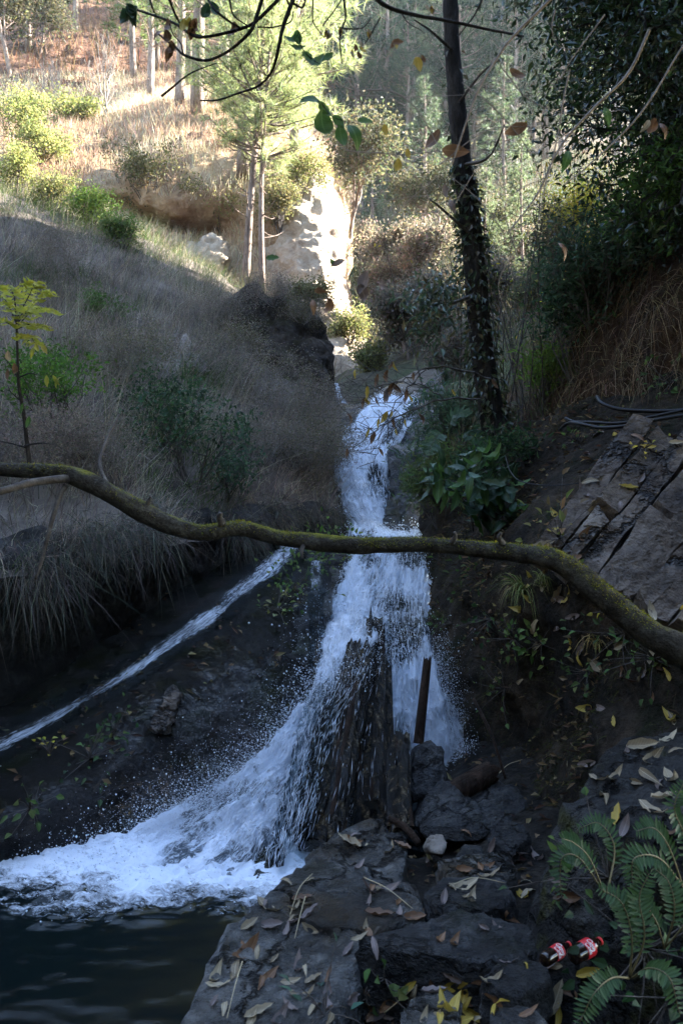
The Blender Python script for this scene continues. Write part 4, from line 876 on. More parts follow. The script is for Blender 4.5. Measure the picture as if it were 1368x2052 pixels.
# twiggy grey brush spilling over the right end of the near hillside
BR = [(.21, .175, .155), (.17, .14, .125), (.26, .215, .18), (.13, .115, .09)]
for i, (a, b, h_, w_, lb) in enumerate([
    (560, 850, .9, .8, 'fuzzy grey-brown dry bush on the slope left of the upper fall'),
    (630, 880, .8, .7, 'fuzzy dry bush touching the left edge of the upper fall'),
    (520, 940, .8, .8, 'dry twiggy bush just above the ledge'),
    (600, 960, .8, .8, 'dry twiggy bush hanging over the wet rock wall'),
    (655, 960, .7, .6, 'small dry bush at the foot of the upper fall on its left'),
    (480, 800, .8, .9, 'grey dry bush in the middle of the shaded slope'),
    (450, 735, .7, .8, 'dry bush left of the big dark boulder'),
    (150, 560, .8, .9, 'grey thicket high on the shaded slope'),
    (420, 660, .8, .9, 'dry bush below the thin pines on the shaded slope'),
    (250, 760, .7, .8, 'brown dry bush with bare twigs in the shaded slope'),
    (60, 960, .6, .7, 'pale dry grass bush behind the mossy branch'),
    (545, 612, .6, .8, 'dry bush growing on top of the big dark boulder'), (605, 650, .5, .6, 'dry bush on the right shoulder of the big dark boulder'),
    (200, 960, .6, .6, 'dry bush rising behind the bend of the mossy branch')]):
    q = on(a, b)
    shrub('dry_bush', q, h_, w_, 9, 2, 26, .07, .028, .008, BR if i % 3 else BR + OLIVE, lb, 'bush', 'bark_pale', r0=.006, nch=4, up=.1, spread=.8, leafmat='grass')

# ---- pines
def pine_meshes(H, r, first, crownw, whorls, tufts, blades_per, tuftL, bw, pal, seed_taper=1.0, lean=(0, 0), dead=6):
    tr_ = Bag(); cr = Bag(); n = 14
    z = np.linspace(0, H, n); x = lean[0] * (z / H) ** 1.5 * H + .05 * np.sin(z / H * 5 + rng.random() * 6) * H * .15; y = lean[1] * (z / H) ** 1.5 * H
    ax = np.stack([x, y, z], 1); tube(tr_, ax, r * (1 - .85 * z / H) + .01, 9, rough=.12, nscale=2.5)
    roots = []; dirs = []; tone = []
    for w in range(whorls):
        f = first + (1 - first) * ((w + .5 * rng.random()) / whorls) ** .9; zz = f * H; base = np.array([np.interp(zz, z, x), np.interp(zz, z, y), zz])
        prof = (1 - (f - first) / (1 - first)) ** .75 * (.45 + .55 * smooth(0, .25, (f - first) / (1 - first)))
        for b in range(rng.integers(4, 7)):
            a = rng.random() * 6.28; Lb = crownw * prof * (.6 + .6 * rng.random()) + .25
            dd = np.array((math.cos(a), math.sin(a), .15 + .5 * f * rng.random()))
            pts = [base]; dcur = nrm(dd)
            for s in range(5): dcur = nrm(dcur + np.array((0, 0, .10)) + rng.normal(size=3) * .10); pts.append(pts[-1] + dcur * Lb / 5)
            pts = np.array(pts); tube(tr_, pts, np.linspace(.012 + Lb * .012, .006, 6), 4, cap=False)
            nt_ = max(3, int(tufts * (Lb / crownw)))
            for q in range(nt_):
                u = .35 + .65 * rng.random() ** .7; c = np.array([np.interp(u * 5, range(6), pts[:, j]) for j in range(3)])
                off = rng.normal(size=3) * Lb * .13 * (1.1 - u * .5); off[2] = abs(off[2]) * .7
                c = c + off; tn = .65 + .7 * rng.random()
                roots.append(c); dirs.append(nrm(dcur + off * 1.5 / (Lb + .1) + UP * .5)); tone.append(tn)
    for q in range(dead):
        zz = H * first * (.35 + .6 * rng.random()); a = rng.random() * 6.28; base = np.array([np.interp(zz, z, x), np.interp(zz, z, y), zz]); Lb = .5 + rng.random() * .9
        dcur = np.array((math.cos(a), math.sin(a), .1)); pts = [base]
        for s in range(3): dcur = nrm(dcur + rng.normal(size=3) * .2 + UP * .1); pts.append(pts[-1] + dcur * Lb / 3)
        tube(tr_, np.array(pts), np.linspace(.02, .006, 4), 4, cap=False)
    R = np.repeat(np.array(roots), blades_per, 0); D = np.repeat(np.array(dirs), blades_per, 0); T = np.repeat(np.array(tone), blades_per)[:, None]; n = len(R)
    dd = nrm(D * .75 + rng.normal(size=(n, 3)) * .65)
    blades(cr, R, dd, tuftL * (.6 + .6 * rng.random(n)), bw, -UP * .15 + rng.normal(size=(n, 3)) * .08, pick(pal, n, .2) * T, 1)
    return tr_, cr
def add_tree(name, base, tr_, cr, label, group=None, barkmat='bark_pine', leafmat='needle'):
    e = empty(name, base, label, 'tree', group)
    link('trunk', tr_.mesh('trunk', M[barkmat]), e); link('crown', cr.mesh('crown', M[leafmat], False), e); return e
PALEPINE = [(.15, .175, .08), (.18, .20, .10), (.11, .135, .06), (.21, .235, .13)]
MIDPINE = [(.06, .085, .03), (.08, .105, .04), (.045, .065, .025)]
def base_at(px, py, dz=-.15):
    q = on(px, py); q[2] += dz; return q
# bright straight pine on the terrace
b0 = base_at(388, 222); add_tree('pine_tree', b0, *pine_meshes(14.5, .22, .36, 2.8, 18, 20, 17, .34, .016, PALEPINE, lean=(.055, 0)), 'pine with a bright straight trunk on the sunlit terrace')
b1 = P(498, 578, 20.0); add_tree('pine_tree', b1, *pine_meshes(8.6, .10, .40, 1.9, 16, 20, 17, .30, .012, PALEPINE, lean=(.055, 0), dead=9), 'thin leaning pine at the crest, left one of the slender pair')
b2 = P(524, 584, 19.8); add_tree('pine_tree', b2, *pine_meshes(7.0, .075, .40, 1.7, 14, 18, 16, .30, .012, PALEPINE, lean=(.03, 0), dead=6), 'thin straight pine at the crest, right one of the slender pair')
b3 = base_at(484, 352); add_tree('pine_tree', b3, *pine_meshes(10, .2, .2, 3.2, 20, 26, 18, .38, .016, PALEPINE, lean=(.01, 0)), 'pale full-crowned pine standing behind the slender pair')
b4 = base_at(590, 330); add_tree('pine_tree', b4, *pine_meshes(9.5, .15, .10, 2.3, 18, 22, 17, .36, .016, PALEPINE), 'pale pine with low branches at the corner of the bright cliff')
b5 = base_at(360, 208); add_tree('pine_tree', b5, *pine_meshes(9.5, .17, .22, 3.0, 15, 14, 16, .36, .02, MIDPINE), 'dark green pine behind the bright trunk on the terrace')
b5 = base_at(300, 195); add_tree('pine_tree', b5, *pine_meshes(9, .16, .25, 3.0, 15, 14, 16, .36, .02, MIDPINE), 'dark spreading pine left of the bright trunk')
b6 = base_at(450, 175); add_tree('pine_tree', b6, *pine_meshes(13, .2, .16, 2.8, 18, 14, 16, .4, .022, PALEPINE), 'tall pale pine high on the slope right of the bright trunk')
b6 = base_at(560, 190); add_tree('pine_tree', b6, *pine_meshes(14, .2, .12, 3.0, 18, 14, 16, .4, .022, PALEPINE), 'tall pale pine rising behind the bright cliff')
for a_, b__, h_, lb in ((268, 160, 10, 'dark pine on the reddish upper slope, left of the others'), (318, 140, 11, 'dark pine on the upper slope above the dark spreading pine'), (60, 100, 9, 'dark pine high on the reddish slope near the top left'), (150, 60, 9, 'dark pine on the reddish slope touching the top edge')):
    q = base_at(a_, b__); add_tree('pine_tree', q, *pine_meshes(h_, .16, .2, 2.8, 14, 12, 16, .45, .03, MIDPINE), lb)
# bare pale trees on the terrace
def bare(base, h, label, w=.4, lean=(0, 0, 0)):
    out = []; tips = []
    for i in range(4): grow(base, np.array((rng.normal() * w, rng.normal() * w, 1)) + np.array(lean), h * .42, .035, 3, out, tips, 3, .38, .35, .66)
    e = empty('bare_tree', base, label, 'tree', None); link('trunk', stems_mesh(out, M['bark_pale'], 5, base, .006), e); return e
bare(base_at(212, 232), 3.2, 'leafless pale tree with upright twigs on the sunlit terrace', .18)
bare(base_at(105, 210), 2.2, 'small leafless spreading tree on the terrace at the left', .7)

# ---- far forest: prototypes copied over the hillside
def leafy_meshes(h, w, n_leaf, pal, clumps=60, leafL=.28):
    tr_ = Bag(); cr = Bag(); out = []; tips = []
    grow((0, 0, 0), (0.05, 0, 1), h * .45, h * .02, 3, out, tips, 4, .55, .25, .66)
    for pts, rad in out: tube(tr_, pts, np.maximum(rad, .015), 5, cap=False)
    leaf_cloud(cr, tips, max(1, n_leaf // len(tips)), w * .13, leafL, leafL * .55, pal)
    return tr_, cr
FARPINE = [(.03, .045, .03), (.04, .056, .036), (.052, .068, .042)]
FARPALE = [(.075, .095, .055), (.10, .12, .075), (.06, .08, .05)]
protos = []
for i in range(4): protos.append(('pine', pine_meshes(13 + 2 * i, .2, .22 - .03 * i, 2.6 + .2 * i, 18, 11, 13, .5, .05, FARPINE)))
for i in range(2): protos.append(('palepine', pine_meshes(12 + 2 * i, .18, .12, 2.4, 18, 12, 13, .45, .045, FARPALE)))
for i in range(2): protos.append(('leafy', leafy_meshes(8, 5, 5200, [(.085, .08, .05), (.10, .09, .055), (.06, .07, .04)])))
protos.append(('yellow', leafy_meshes(9, 5, 7000, YELL)))
protos.append(('brush', leafy_meshes(5, 3.6, 4200, [(.17, .135, .115), (.14, .115, .095), (.10, .095, .075)])))
PM = [(k, a.mesh('trunk', M['bark_pine']), b.mesh('crown', M['needle' if 'pine' in k else 'leaf'], False)) for k, (a, b) in protos]
LAB = {'pine': ('pine_tree', 'grey-green pine among many on the hazy far hillside', 'pines on the far hillside'),
       'palepine': ('pine_tree', 'pale sun-catching pine scattered through the far hillside forest', 'pale pines on the far hillside'),
       'leafy': ('broadleaf_tree', 'dull olive broadleaf tree on the far hillside', 'broadleaf trees on the far hillside'),
       'brush': ('bare_tree', 'brownish leafless brush tree on the far hillside', 'brush on the far hillside')}
def place(kind_i, base, s, label=None, rot=None, group=None):
    k, tm, cm = PM[kind_i]; nm, lb, gr = LAB.get(k, ('broadleaf_tree', 'yellow autumn tree', None))
    e = empty(nm, base, label or lb, 'tree', group if label else gr); e.scale = (s * (.85 + .3 * random.random()),) * 2 + (s,); e.rotation_euler = (0, 0, random.random() * 6.28)
    link('trunk', tm, e); link('crown', cm, e); return e
def far_w(c):
    px, py = pix(c); return (c[:, 1] > 45) * (px > 660) * (px < 1250) * (py > -60) / np.maximum(c[:, 1], 20) ** .9
pts, _ = sample_grid(GV, 700, far_w); kept = []
for q in pts[np.argsort(pts[:, 1])]:
    if all(np.hypot(*(q[:2] - k[:2])) > 1.5 + q[1] * .017 for k in kept): kept.append(q)
for q in kept:
    u = random.random(); ki = random.randrange(4) if u < .55 else (4 + random.randrange(2) if u < .75 else (6 + random.randrange(2) if u < .9 else 9))
    place(ki, q - UP * .3, .75 + .5 * random.random())
pts, _ = sample_grid(GJ, 120, lambda c: (c[:, 1] > 48) * (pix(c)[0] > 230) * (pix(c)[0] < 720) * (pix(c)[1] > -160)); k2 = []
for q in pts:
    if all(np.hypot(*(q[:2] - k[:2])) > 3.4 for k in k2): k2.append(q)
for q in k2: place(random.choice((0, 1, 2, 4, 5, 4)), q - UP * .3, .7 + .4 * random.random(), 'pale pine on the upper slope behind the bright cliff', group='pines on the upper left slope')
pts, _ = sample_grid(GJ, 60, lambda c: (c[:, 1] > 36) * (c[:, 1] < 62) * (pix(c)[0] > 235) * (pix(c)[0] < 430)); k3 = []
for q in pts:
    if all(np.hypot(*(q[:2] - k[:2])) > 2.6 for k in k3) and len(k3) < 14: k3.append(q)
for q in k3: place(random.randrange(4), q - UP * .3, .55 + .3 * random.random(), 'dark green pine in the stand behind the sunlit terrace', group='dark pines behind the terrace')
# mid-distance trees one can tell apart
place(8, base_at(752, 300), .78, 'yellow autumn tree on the far hillside left of the ivy trunk')
place(8, base_at(712, 335), .32, 'small yellow-green tree beside the yellow autumn tree')
place(5, base_at(1045, 600), .37, 'bright backlit pine with a pointed top right of the ivy trunk')
place(4, base_at(972, 590), .36, 'narrow bright pine close behind the ivy trunk')
place(8, base_at(1130, 600), .27, 'small yellowing tree right of the bright backlit pine')
for i, (a, b, ki, s, lb) in enumerate([
    (720, 560, 9, .55, 'brown bare thicket right of the bright cliff'), (790, 560, 9, .5, 'pale brown thicket in the valley left of the ivy trunk'),
    (840, 600, 9, .5, 'brown thicket close to the ivy trunk on its left'), (770, 640, 9, .4, 'grey thicket above the pale slab'),
    (860, 680, 9, .3, 'brown bush behind the ivy trunk'), (700, 480, 6, .6, 'dark olive tree at the foot of the far forest'),
    (880, 520, 6, .5, 'dull green tree half hidden behind the ivy trunk'), (1010, 660, 9, .32, 'brown brush right of the ivy trunk'),
    (1090, 680, 6, .17, 'green-brown bush in the clearing right of the ivy trunk'), (1180, 640, 7, .09, 'leafy green bush at the edge of the earth bank'),
    (960, 560, 6, .4, 'dull green bush right behind the ivy trunk'), (1060, 560, 9, .4, 'brown thicket under the bright backlit pine'), (1110, 620, 7, .22, 'olive bush left of the earth bank'), (745, 500, 0, .5, 'small dark pine at the foot of the far forest'), (850, 470, 1, .5, 'dark pine standing just left of the ivy trunk'), (1010, 500, 2, .45, 'dark pine just right of the ivy trunk'),
    (820, 720, 9, .28, 'fine brown brush above the upper fall'), (900, 760, 9, .2, 'dry twigs left of the foot of the ivy trunk')]):
    place(ki, base_at(a, b), s, lb)
# shaded dark trees on the left upper corner
place(6, base_at(20, 150), .75, 'dark olive tree in the top left corner')
place(7, base_at(80, 110), .5, 'small olive tree on the reddish upper slope')
# trees along the right ridge, above the frame's right side
for i in range(16):
    y = -6 + i * 1.9; x = 12.5 + 3 * random.random(); q = drop_to(np.array((x, y, 40)), 20)
    if q is not None: place(random.choice((6, 7, 0, 1)), q - UP * .3, .5 + .25 * random.random(), 'tree on the ridge that shades the gorge', group='trees on the shading ridge')

# ================================================================== TREES AND BRANCHES CLOSE BY
def px_line(pts, n, rpx=None):
    """curve through (px, py, depth[, half width in px]) points -> 3D points and radii"""
    A = np.array(pts, float); C = curve(np.array([P(*q[:3]) for q in A]), n)
    R = None
    if A.shape[1] > 3: R = np.interp(np.linspace(0, len(A) - 1, n), np.arange(len(A)), A[:, 3] * A[:, 2] / F)
    return C, R
# --- ivy-clad tree
pts, rad = px_line([(1008,925,7.0,40),(1000,890,7.0,33),(984,830,7.0,28),(965,700,7.0,26),(952,560,6.95,25),(942,450,6.9,24),(926,330,6.85,22),(914,200,6.8,19.5),(905,80,6.75,17.5),(900,-60,6.7,16.5),(893,-300,6.6,14)], 60)
ivy_tree = empty('ivy_clad_tree', pts[0], 'tall dark leaning tree trunk clad in ivy right of the falls', 'tree')
b = Bag(); rad = rad * .88; tube(b, pts, rad, 16, rough=.16, nscale=9, seed=5); link('trunk', b.mesh('trunk', M['bark_dark'], True, pts[0]), ivy_tree)
b = Bag(); n = 1500; k = (rng.random(n) ** .9 * 36).astype(int); k = np.where(rng.random(n) < .05, rng.integers(0, 60, n), k); a = rng.random(n) * 6.28
dirv = np.stack([np.cos(a), np.sin(a), 0 * a], 1); c = pts[k] + rng.normal(size=(n, 3)) * np.where(k < 28, .025, .008)[:, None] + dirv * (rad[k] * (1.0 + np.where(k < 28, .4, .12) * rng.random(n)))[:, None]
leaves(b, c, nrm(dirv * .6 - UP * .7 + rng.normal(size=(n, 3)) * .4), nrm(dirv + UP * .4 + rng.normal(size=(n, 3)) * .3), .045 + .04 * rng.random(n), .026 + .02 * rng.random(n), pick([(.03, .045, .02), (.045, .06, .025), (.07, .06, .03), (.025, .035, .015)], n))
link('ivy', b.mesh('ivy', M['gloss_leaf'], False, pts[0]), ivy_tree)
out = []
for (q, e_) in (((930, 330, 6.8), (1010, 250, 6.2)), ((942, 470, 6.85), (860, 400, 6.3)), ((952, 590, 6.9), (840, 640, 6.0)), ((905, 100, 6.7), (830, 40, 6.2)), ((915, 210, 6.75), (1000, 120, 6.4))):
    A, B = P(*q), P(*e_); m_ = (A + B) / 2 + rng.normal(size=3) * .08; link('branch', stems_mesh([(curve([A, m_, B], 8), np.linspace(.018, .006, 8))], M['bark_twig'], 5, pts[0]), ivy_tree)
# --- mossy branch across the stream
limb = [(-160,925,3.62,14),(0,940,3.5,16),(90,945,3.45,19),(140,952,3.42,22),(190,972,3.4,23),(260,1012,3.4,22),(330,1048,3.4,21),(400,1068,3.4,19),(448,1062,3.4,20),(490,1060,3.4,18),(560,1078,3.4,17),(650,1088,3.35,19),(720,1094,3.3,19),(760,1093,3.3,17),(850,1092,3.25,18),(950,1100,3.2,19),(1050,1110,3.1,23),(1110,1122,3.0,26),(1160,1155,2.98,27),(1200,1190,2.95,28),(1250,1230,2.92,29),(1310,1275,2.88,32),(1390,1318,2.85,36),(1520,1400,2.85,44),(1640,1500,2.9,52)]
pts, rad = px_line(limb, 130); rad = .86 * rad * (1 + .22 * fbm(np.stack([np.linspace(0, 26, 130), np.zeros(130), np.zeros(130)], 1), 3, 91))
o0 = pts[-1]; fb = empty('mossy_branch', o0, 'long bent mossy branch spanning the stream', 'branch')
b = Bag(); tube(b, pts, rad, 18, rough=.12, nscale=16, seed=6); link('limb', b.mesh('limb', M['bark_moss'], True, o0), fb)
for spts in ([(150,958,3.4,9),(100,962,3.36,8),(60,968,3.3,8),(0,985,3.2,7),(-120,1010,3.1,6)], [(132,972,3.4,6),(118,1000,3.38,5),(100,1060,3.36,4.5),(85,1120,3.35,4),(72,1160,3.34,3)], [(220,978,3.42,4),(200,930,3.5,3.5),(215,880,3.6,3),(240,830,3.7,2)], [(445,1050,3.38,8),(440,1036,3.36,6),(443,1028,3.35,4)], [(610,1088,3.36,5),(604,1104,3.33,4),(606,1118,3.32,3)], [(905,1088,3.2,6),(912,1074,3.18,4),(910,1066,3.17,3)], [(1010,1094,3.14,7),(1000,1078,3.1,5),(1003,1068,3.09,3)], [(300,1022,3.4,5),(296,1008,3.38,4),(302,996,3.37,2)]):
    q, r_ = px_line(spts, 14); b = Bag(); tube(b, q, r_, 8, rough=.15, nscale=20); link('side_branch', b.mesh('side_branch', M['bark_twig'], True, o0), fb)
b = Bag(); n = 24000; k = rng.integers(0, 124, n); a = rng.random(n) * 6.28
mk = .5 + .5 * fbm(np.stack([k * .11, 0 * k, 0 * k], 1).astype(float), 3, 92)
dv = np.stack([0 * a, np.cos(a), np.sin(a)], 1); keep = (np.sin(a) > -.15 + .9 * rng.random(n) * (1 - mk)) & (mk > .53 + .04 * rng.normal(size=n)); k = k[keep]; dv = dv[keep]; n = len(k)
sl = np.gradient(pts, axis=0); sl = nrm(sl)[k]; dv = nrm(dv - sl * (dv * sl).sum(1, keepdims=True)); root = pts[k] + dv * rad[k][:, None] * .97 + sl * rng.normal(size=(n, 1)) * .015
blades(b, root, nrm(dv + rng.normal(size=(n, 3)) * .5), .004 + .009 * rng.random(n), .003, rng.normal(size=(n, 3)) * .2 - UP * .2, pick([(.16, .16, .012), (.25, .235, .02), (.09, .10, .012), (.32, .28, .03)], n), 1)
link('moss', b.mesh('moss', M['grass'], False, o0), fb)

# --- splintered wet logs
def log(name, a, b_, ra, rb, label, mat='wood_wet', seed=0, groove=.35, jag=.12, n=70, sides=56, bendv=(0, 0, 0), freq=3.2, cat='log'):
    A, B = P(*a), P(*b_); t = np.linspace(0, 1, n); ax = A[None] * (1 - t[:, None]) + B[None] * t[:, None] + np.outer(np.sin(t * np.pi), bendv)
    T = nrm(B - A); u = nrm(np.cross(T, (0, 1, 0.01))); w = np.cross(T, u); ang = np.linspace(0, 2 * np.pi, sides, endpoint=False)
    D = u[None] * np.cos(ang)[:, None] + w[None] * np.sin(ang)[:, None]
    Lg = np.linalg.norm(B - A) * .6; s = np.stack([np.cos(ang)[None] * freq + 0 * t[:, None], np.sin(ang)[None] * freq + 0 * t[:, None], t[:, None] * Lg * 1.1 + 0 * ang[None]], -1)
    g_ = fbm(s, 4, seed, ridged=True) * groove + fbm(s * np.array((2.5, 2.5, .8)), 3, seed + 5) * groove * .6
    R = (ra * (1 - t) + rb * t)[:, None] * (1 + g_)
    jg = jag * (fbm(np.stack([np.cos(ang) * 2.4, np.sin(ang) * 2.4, 0 * ang], -1), 3, seed + 8) + .25 * rng.normal(size=sides))
    V = ax[:, None] + D[None] * R[..., None] + T[None, None] * (jg[None] * smooth(.35, 0, t)[:, None])[..., None]
    V = V.reshape(-1, 3); i = np.arange(n - 1)[:, None] * sides; j = np.arange(sides)[None]; j2 = (j + 1) % sides
    Fc = np.stack([i + j, i + j2, i + sides + j2, i + sides + j], -1).reshape(-1, 4)
    V = np.concatenate([V, [A + T * .06, B]]); q = np.arange(0, sides, 2); m = n * sides
    Fc = np.concatenate([Fc, np.stack([np.full(len(q), m), (q + 2) % sides, q + 1, q], -1), np.stack([np.full(len(q), m + 1), (n - 1) * sides + q, (n - 1) * sides + q + 1, (n - 1) * sides + (q + 2) % sides], -1)])
    me = make_mesh(name, V - B, Fc, M[mat]); return link(name, me, None, Matrix.Translation(B), label, cat)
px2m = lambda p_, Y: p_ * Y / F
def splintered(a, b_, ra, rb, label, nspl, seed, cover=.75, jag=.2, l0=.45):
    """a broken log: rough core and long shards of wood standing round it"""
    A, B = P(*a), P(*b_); T = nrm(B - A); u = nrm(np.cross(T, (0, 1, .01))); w = np.cross(T, u); Lg = np.linalg.norm(B - A)
    core = log('core', a, b_, ra * cover, rb * cover, None, seed=seed, groove=.5, jag=jag, freq=4.5, cat=None)
    e = empty('log', B, label, 'log'); core.parent = e; core.matrix_local = Matrix.Identity(4)
    for k in range(nspl):
        th = rng.uniform(0, 6.28) if k > nspl * .7 else rng.uniform(-.4, 3.5); f0 = rng.random() ** 1.4 * l0; f1 = 1 - .12 * rng.random(); t = np.linspace(f0, f1, 26)
        if (u * math.cos(th) + w * math.sin(th))[1] > .3: th += np.pi
        dirv = u * math.cos(th) + w * math.sin(th); R_ = ra * (1 - t) + rb * t; wob = fbm(np.stack([t * 3, 0 * t + k, 0 * t], 1), 3, seed + k)
        q = A[None] * (1 - t[:, None]) + B[None] * t[:, None] + dirv[None] * (R_ * (.86 + .22 * wob))[:, None] + np.cross(T, dirv)[None] * (wob * .02 + (t - .5) * rng.normal() * .05)[:, None]
        r_ = rng.uniform(.010, .030) * (smooth(f0, f0 + .15, t) * .75 + .25); sd = 10; ang = np.linspace(0, 2 * np.pi, sd, endpoint=False); tv = np.cross(T, dirv)
        V = q[:, None] + r_[:, None, None] * (dirv[None, None] * np.cos(ang)[None, :, None] * .55 + tv[None, None] * np.sin(ang)[None, :, None]) * (1 + .55 * fbm(np.stack(np.broadcast_arrays(t[:, None] * 5, np.cos(ang)[None] * 2 + k, np.sin(ang)[None] * 2), -1), 3, seed + k + 7))[..., None]
        i = np.arange(25)[:, None] * sd; j = np.arange(sd)[None]; j2 = (j + 1) % sd
        link('splinter', make_mesh('splinter', V.reshape(-1, 3) - B, np.stack([i + j, i + j2, i + sd + j2, i + sd + j], -1).reshape(-1, 4), M['wood_wet' if k % 6 else 'wood_brown']), e)
splintered((722,1300,4.95), (640,1705,3.95), px2m(32, 4.95), px2m(46, 3.95), 'big splintered wet log leaning in the fall, its left side under water', 30, 1, jag=.10, l0=.3)
splintered((748,1250,5.15), (740,1660,4.25), px2m(22, 5.1), px2m(34, 4.2), 'tall dark splintered log behind the big leaning log', 16, 2, jag=.10, l0=.3)
splintered((800,1480,4.5), (800,1680,3.95), px2m(21, 4.5), px2m(21, 3.95), 'short broken-off stump with pale grooves beside the upright stone', 18, 3, jag=.05, l0=.12)
splintered((680,1390,4.75), (592,1690,4.05), px2m(24, 4.75), px2m(28, 4.0), 'flat grey piece of the log washed by falling water', 12, 4, jag=.12, l0=.3)
log('log', (770,1330,5.0), (775,1560,4.5), px2m(11, 5), px2m(14, 4.5), 'narrow dark splinter of wood standing between the logs', seed=5, groove=.5, jag=.2)
log('log', (640,1280,5.5), (624,1420,5.2), px2m(5, 5.5), px2m(7, 5.2), 'black stick poking out of the fall on its left side', seed=6, groove=.2, jag=.03, sides=16)
log('wooden_post', (856,1322,4.75), (838,1490,4.6), px2m(8, 4.75), px2m(10, 4.6), 'upright dark wooden post standing in the white water', 'wood_brown', 7, .14, .05, sides=20, cat='post')
log('log', (985,1545,4.3), (880,1605,4.1), px2m(21, 4.3), px2m(22, 4.1), 'short brown log wedged between dark stones', 'wood_brown', 8, .10, .03, cat='log')
for (a_, b_, r_, lb) in (((948,1400,4.6), (1012,1560,4.3), 3.0, 'thin dark stick leaning on the bank by the brown log'), ((780,1640,3.7), (838,1690,3.55), 7, 'dark wet root lying between the slabs and the stump')):
    q = curve([P(*a_), (P(*a_) + P(*b_)) / 2 + np.array((.01, -.02, .02)), P(*b_)], 10); b = Bag(); tube(b, q, r_ * a_[2] / F, 7, rough=.15, nscale=20)
    link('stick', b.mesh('stick', M['wood_brown'], True, q[-1]), None, Matrix.Translation(q[-1]), lb, 'stick')
# --- hoses and wire on the right bank
M['hose'] = plain('black_hose', (.008, .008, .009), .5, .25)
for lb, r_, pp in (('upper black water hose curving over the slabs', 4, [(1195,795,5.2),(1205,808,5.1),(1240,820,5.0),(1300,824,4.9),(1370,822,4.8),(1500,812,4.7)]),
                   ('lower black water hose lying along the slabs', 3.6, [(1120,862,5.3),(1138,848,5.15),(1165,850,5.0),(1200,857,4.9),(1250,854,4.8),(1310,842,4.75),(1370,832,4.7),(1500,815,4.6)]),
                   ('short black hose end beside the lower hose', 3, [(1132,838,5.2),(1150,845,5.1),(1180,846,5.0),(1240,848,4.88),(1300,836,4.8),(1400,815,4.7)])):
    q, _ = px_line(pp, 40); b = Bag(); tube(b, q, r_ * 4.9 / F, 10); link('hose', b.mesh('hose', M['hose'], True, q[0]), None, Matrix.Translation(q[0]), lb, 'hose', 'water hoses on the right bank')
q, _ = px_line([(1012,915,5.4),(1022,945,5.2),(1045,965,5.0),(1105,973,4.75),(1180,964,4.6),(1300,935,4.5),(1400,900,4.5)], 40); b = Bag(); tube(b, q, .0035, 6); link('cable', b.mesh('cable', M['hose'], True, q[0]), None, Matrix.Translation(q[0]), 'thin dark cable hanging across the front of the slabs', 'cable')

# ================================================================== SINGLE LEAVES
def leaf_proto(name, width, curl, fold, twist, mat, wave=.0, seg=9):
    V = []; 
    for i in range(seg):
        t = i / (seg - 1); w = width * (math.sin(math.pi * min(1, t * .97 + .03) ** .85)) ** .9 + .004
        for s in (-1, -.5, 0, .5, 1):
            a = twist * (t - .3); x = s * w; z = fold * abs(s) * w + wave * math.sin(t * 19 + s) * abs(s) * .05 + curl * (t - .45) ** 2 - curl * .1
            V.append((x * math.cos(a) - z * math.sin(a) * .3, t, z + x * math.sin(a)))
    return make_mesh(name, V, grid_faces(seg, 5), mat)
def leaf_matrix(pos, axis, normal, L, Wm=1.0):
    y = nrm(axis); x = nrm(np.cross(y, normal)); z = np.cross(x, y)
    m = np.eye(4); m[:3, 0] = x * L * Wm; m[:3, 1] = y * L; m[:3, 2] = z * L; m[:3, 3] = pos; return Matrix(m.tolist())
LM = {'tan': leaf_mat('tan_leaf', (.16, .12, .07), (.38, .31, .20), .2), 'brown': leaf_mat('brown_leaf', (.10, .052, .026), (.20, .105, .05), .2), 'yellow': leaf_mat('yellow_leaf', (.32, .22, .03), (.42, .31, .06), .3),
      'purple': leaf_mat('mauve_brown_leaf', (.13, .10, .09), (.21, .16, .14), .2), 'green': leaf_mat('green_leaf', (.045, .10, .02), (.09, .16, .035), .45), 'lime': leaf_mat('lime_leaf', (.26, .27, .03), (.38, .35, .05), .45),
      'dark': leaf_mat('dark_leaf', (.02, .045, .018), (.035, .07, .028), .25, .35), 'blue': leaf_mat('bluish_leaf', (.045, .09, .05), (.07, .13, .07), .3, .4), 'fern': leaf_mat('fern_leaf', (.018, .05, .010), (.045, .09, .022), .35), 'palefern': leaf_mat('pale_fern_leaf', (.28, .27, .10), (.38, .35, .16), .4)}
LP = {c: [leaf_proto('leaf', w, cu, fo, tw, LM[c], wv) for w, cu, fo, tw, wv in ((.150, .8, .35, .5, .6), (.19, 1.7, .6, -.8, .7), (.125, -.9, .25, .7, .4), (.17, .45, .9, .2, .8))] for c in LM}
cols_words = {'tan': 'pale tan', 'brown': 'rusty brown', 'yellow': 'yellow', 'purple': 'greyish brown'}
ZB = {'fallen leaves on the broad slab': (420, 640, 1760, 2045, 'upper end', 'lower end', 'pool side', 'inner side'), 'fallen leaves on the mossy boulder': (1180, 1360, 1480, 1660, 'far edge', 'near edge', 'left side', 'right side'), 'fallen leaves among the broken stones': (580, 1150, 1660, 1905, 'log end', 'near end', 'pool side', 'bank side'), 'fallen leaves along the bottom edge': (660, 1180, 1930, 2045, 'upper part', 'very bottom', 'slab side', 'fern side')}
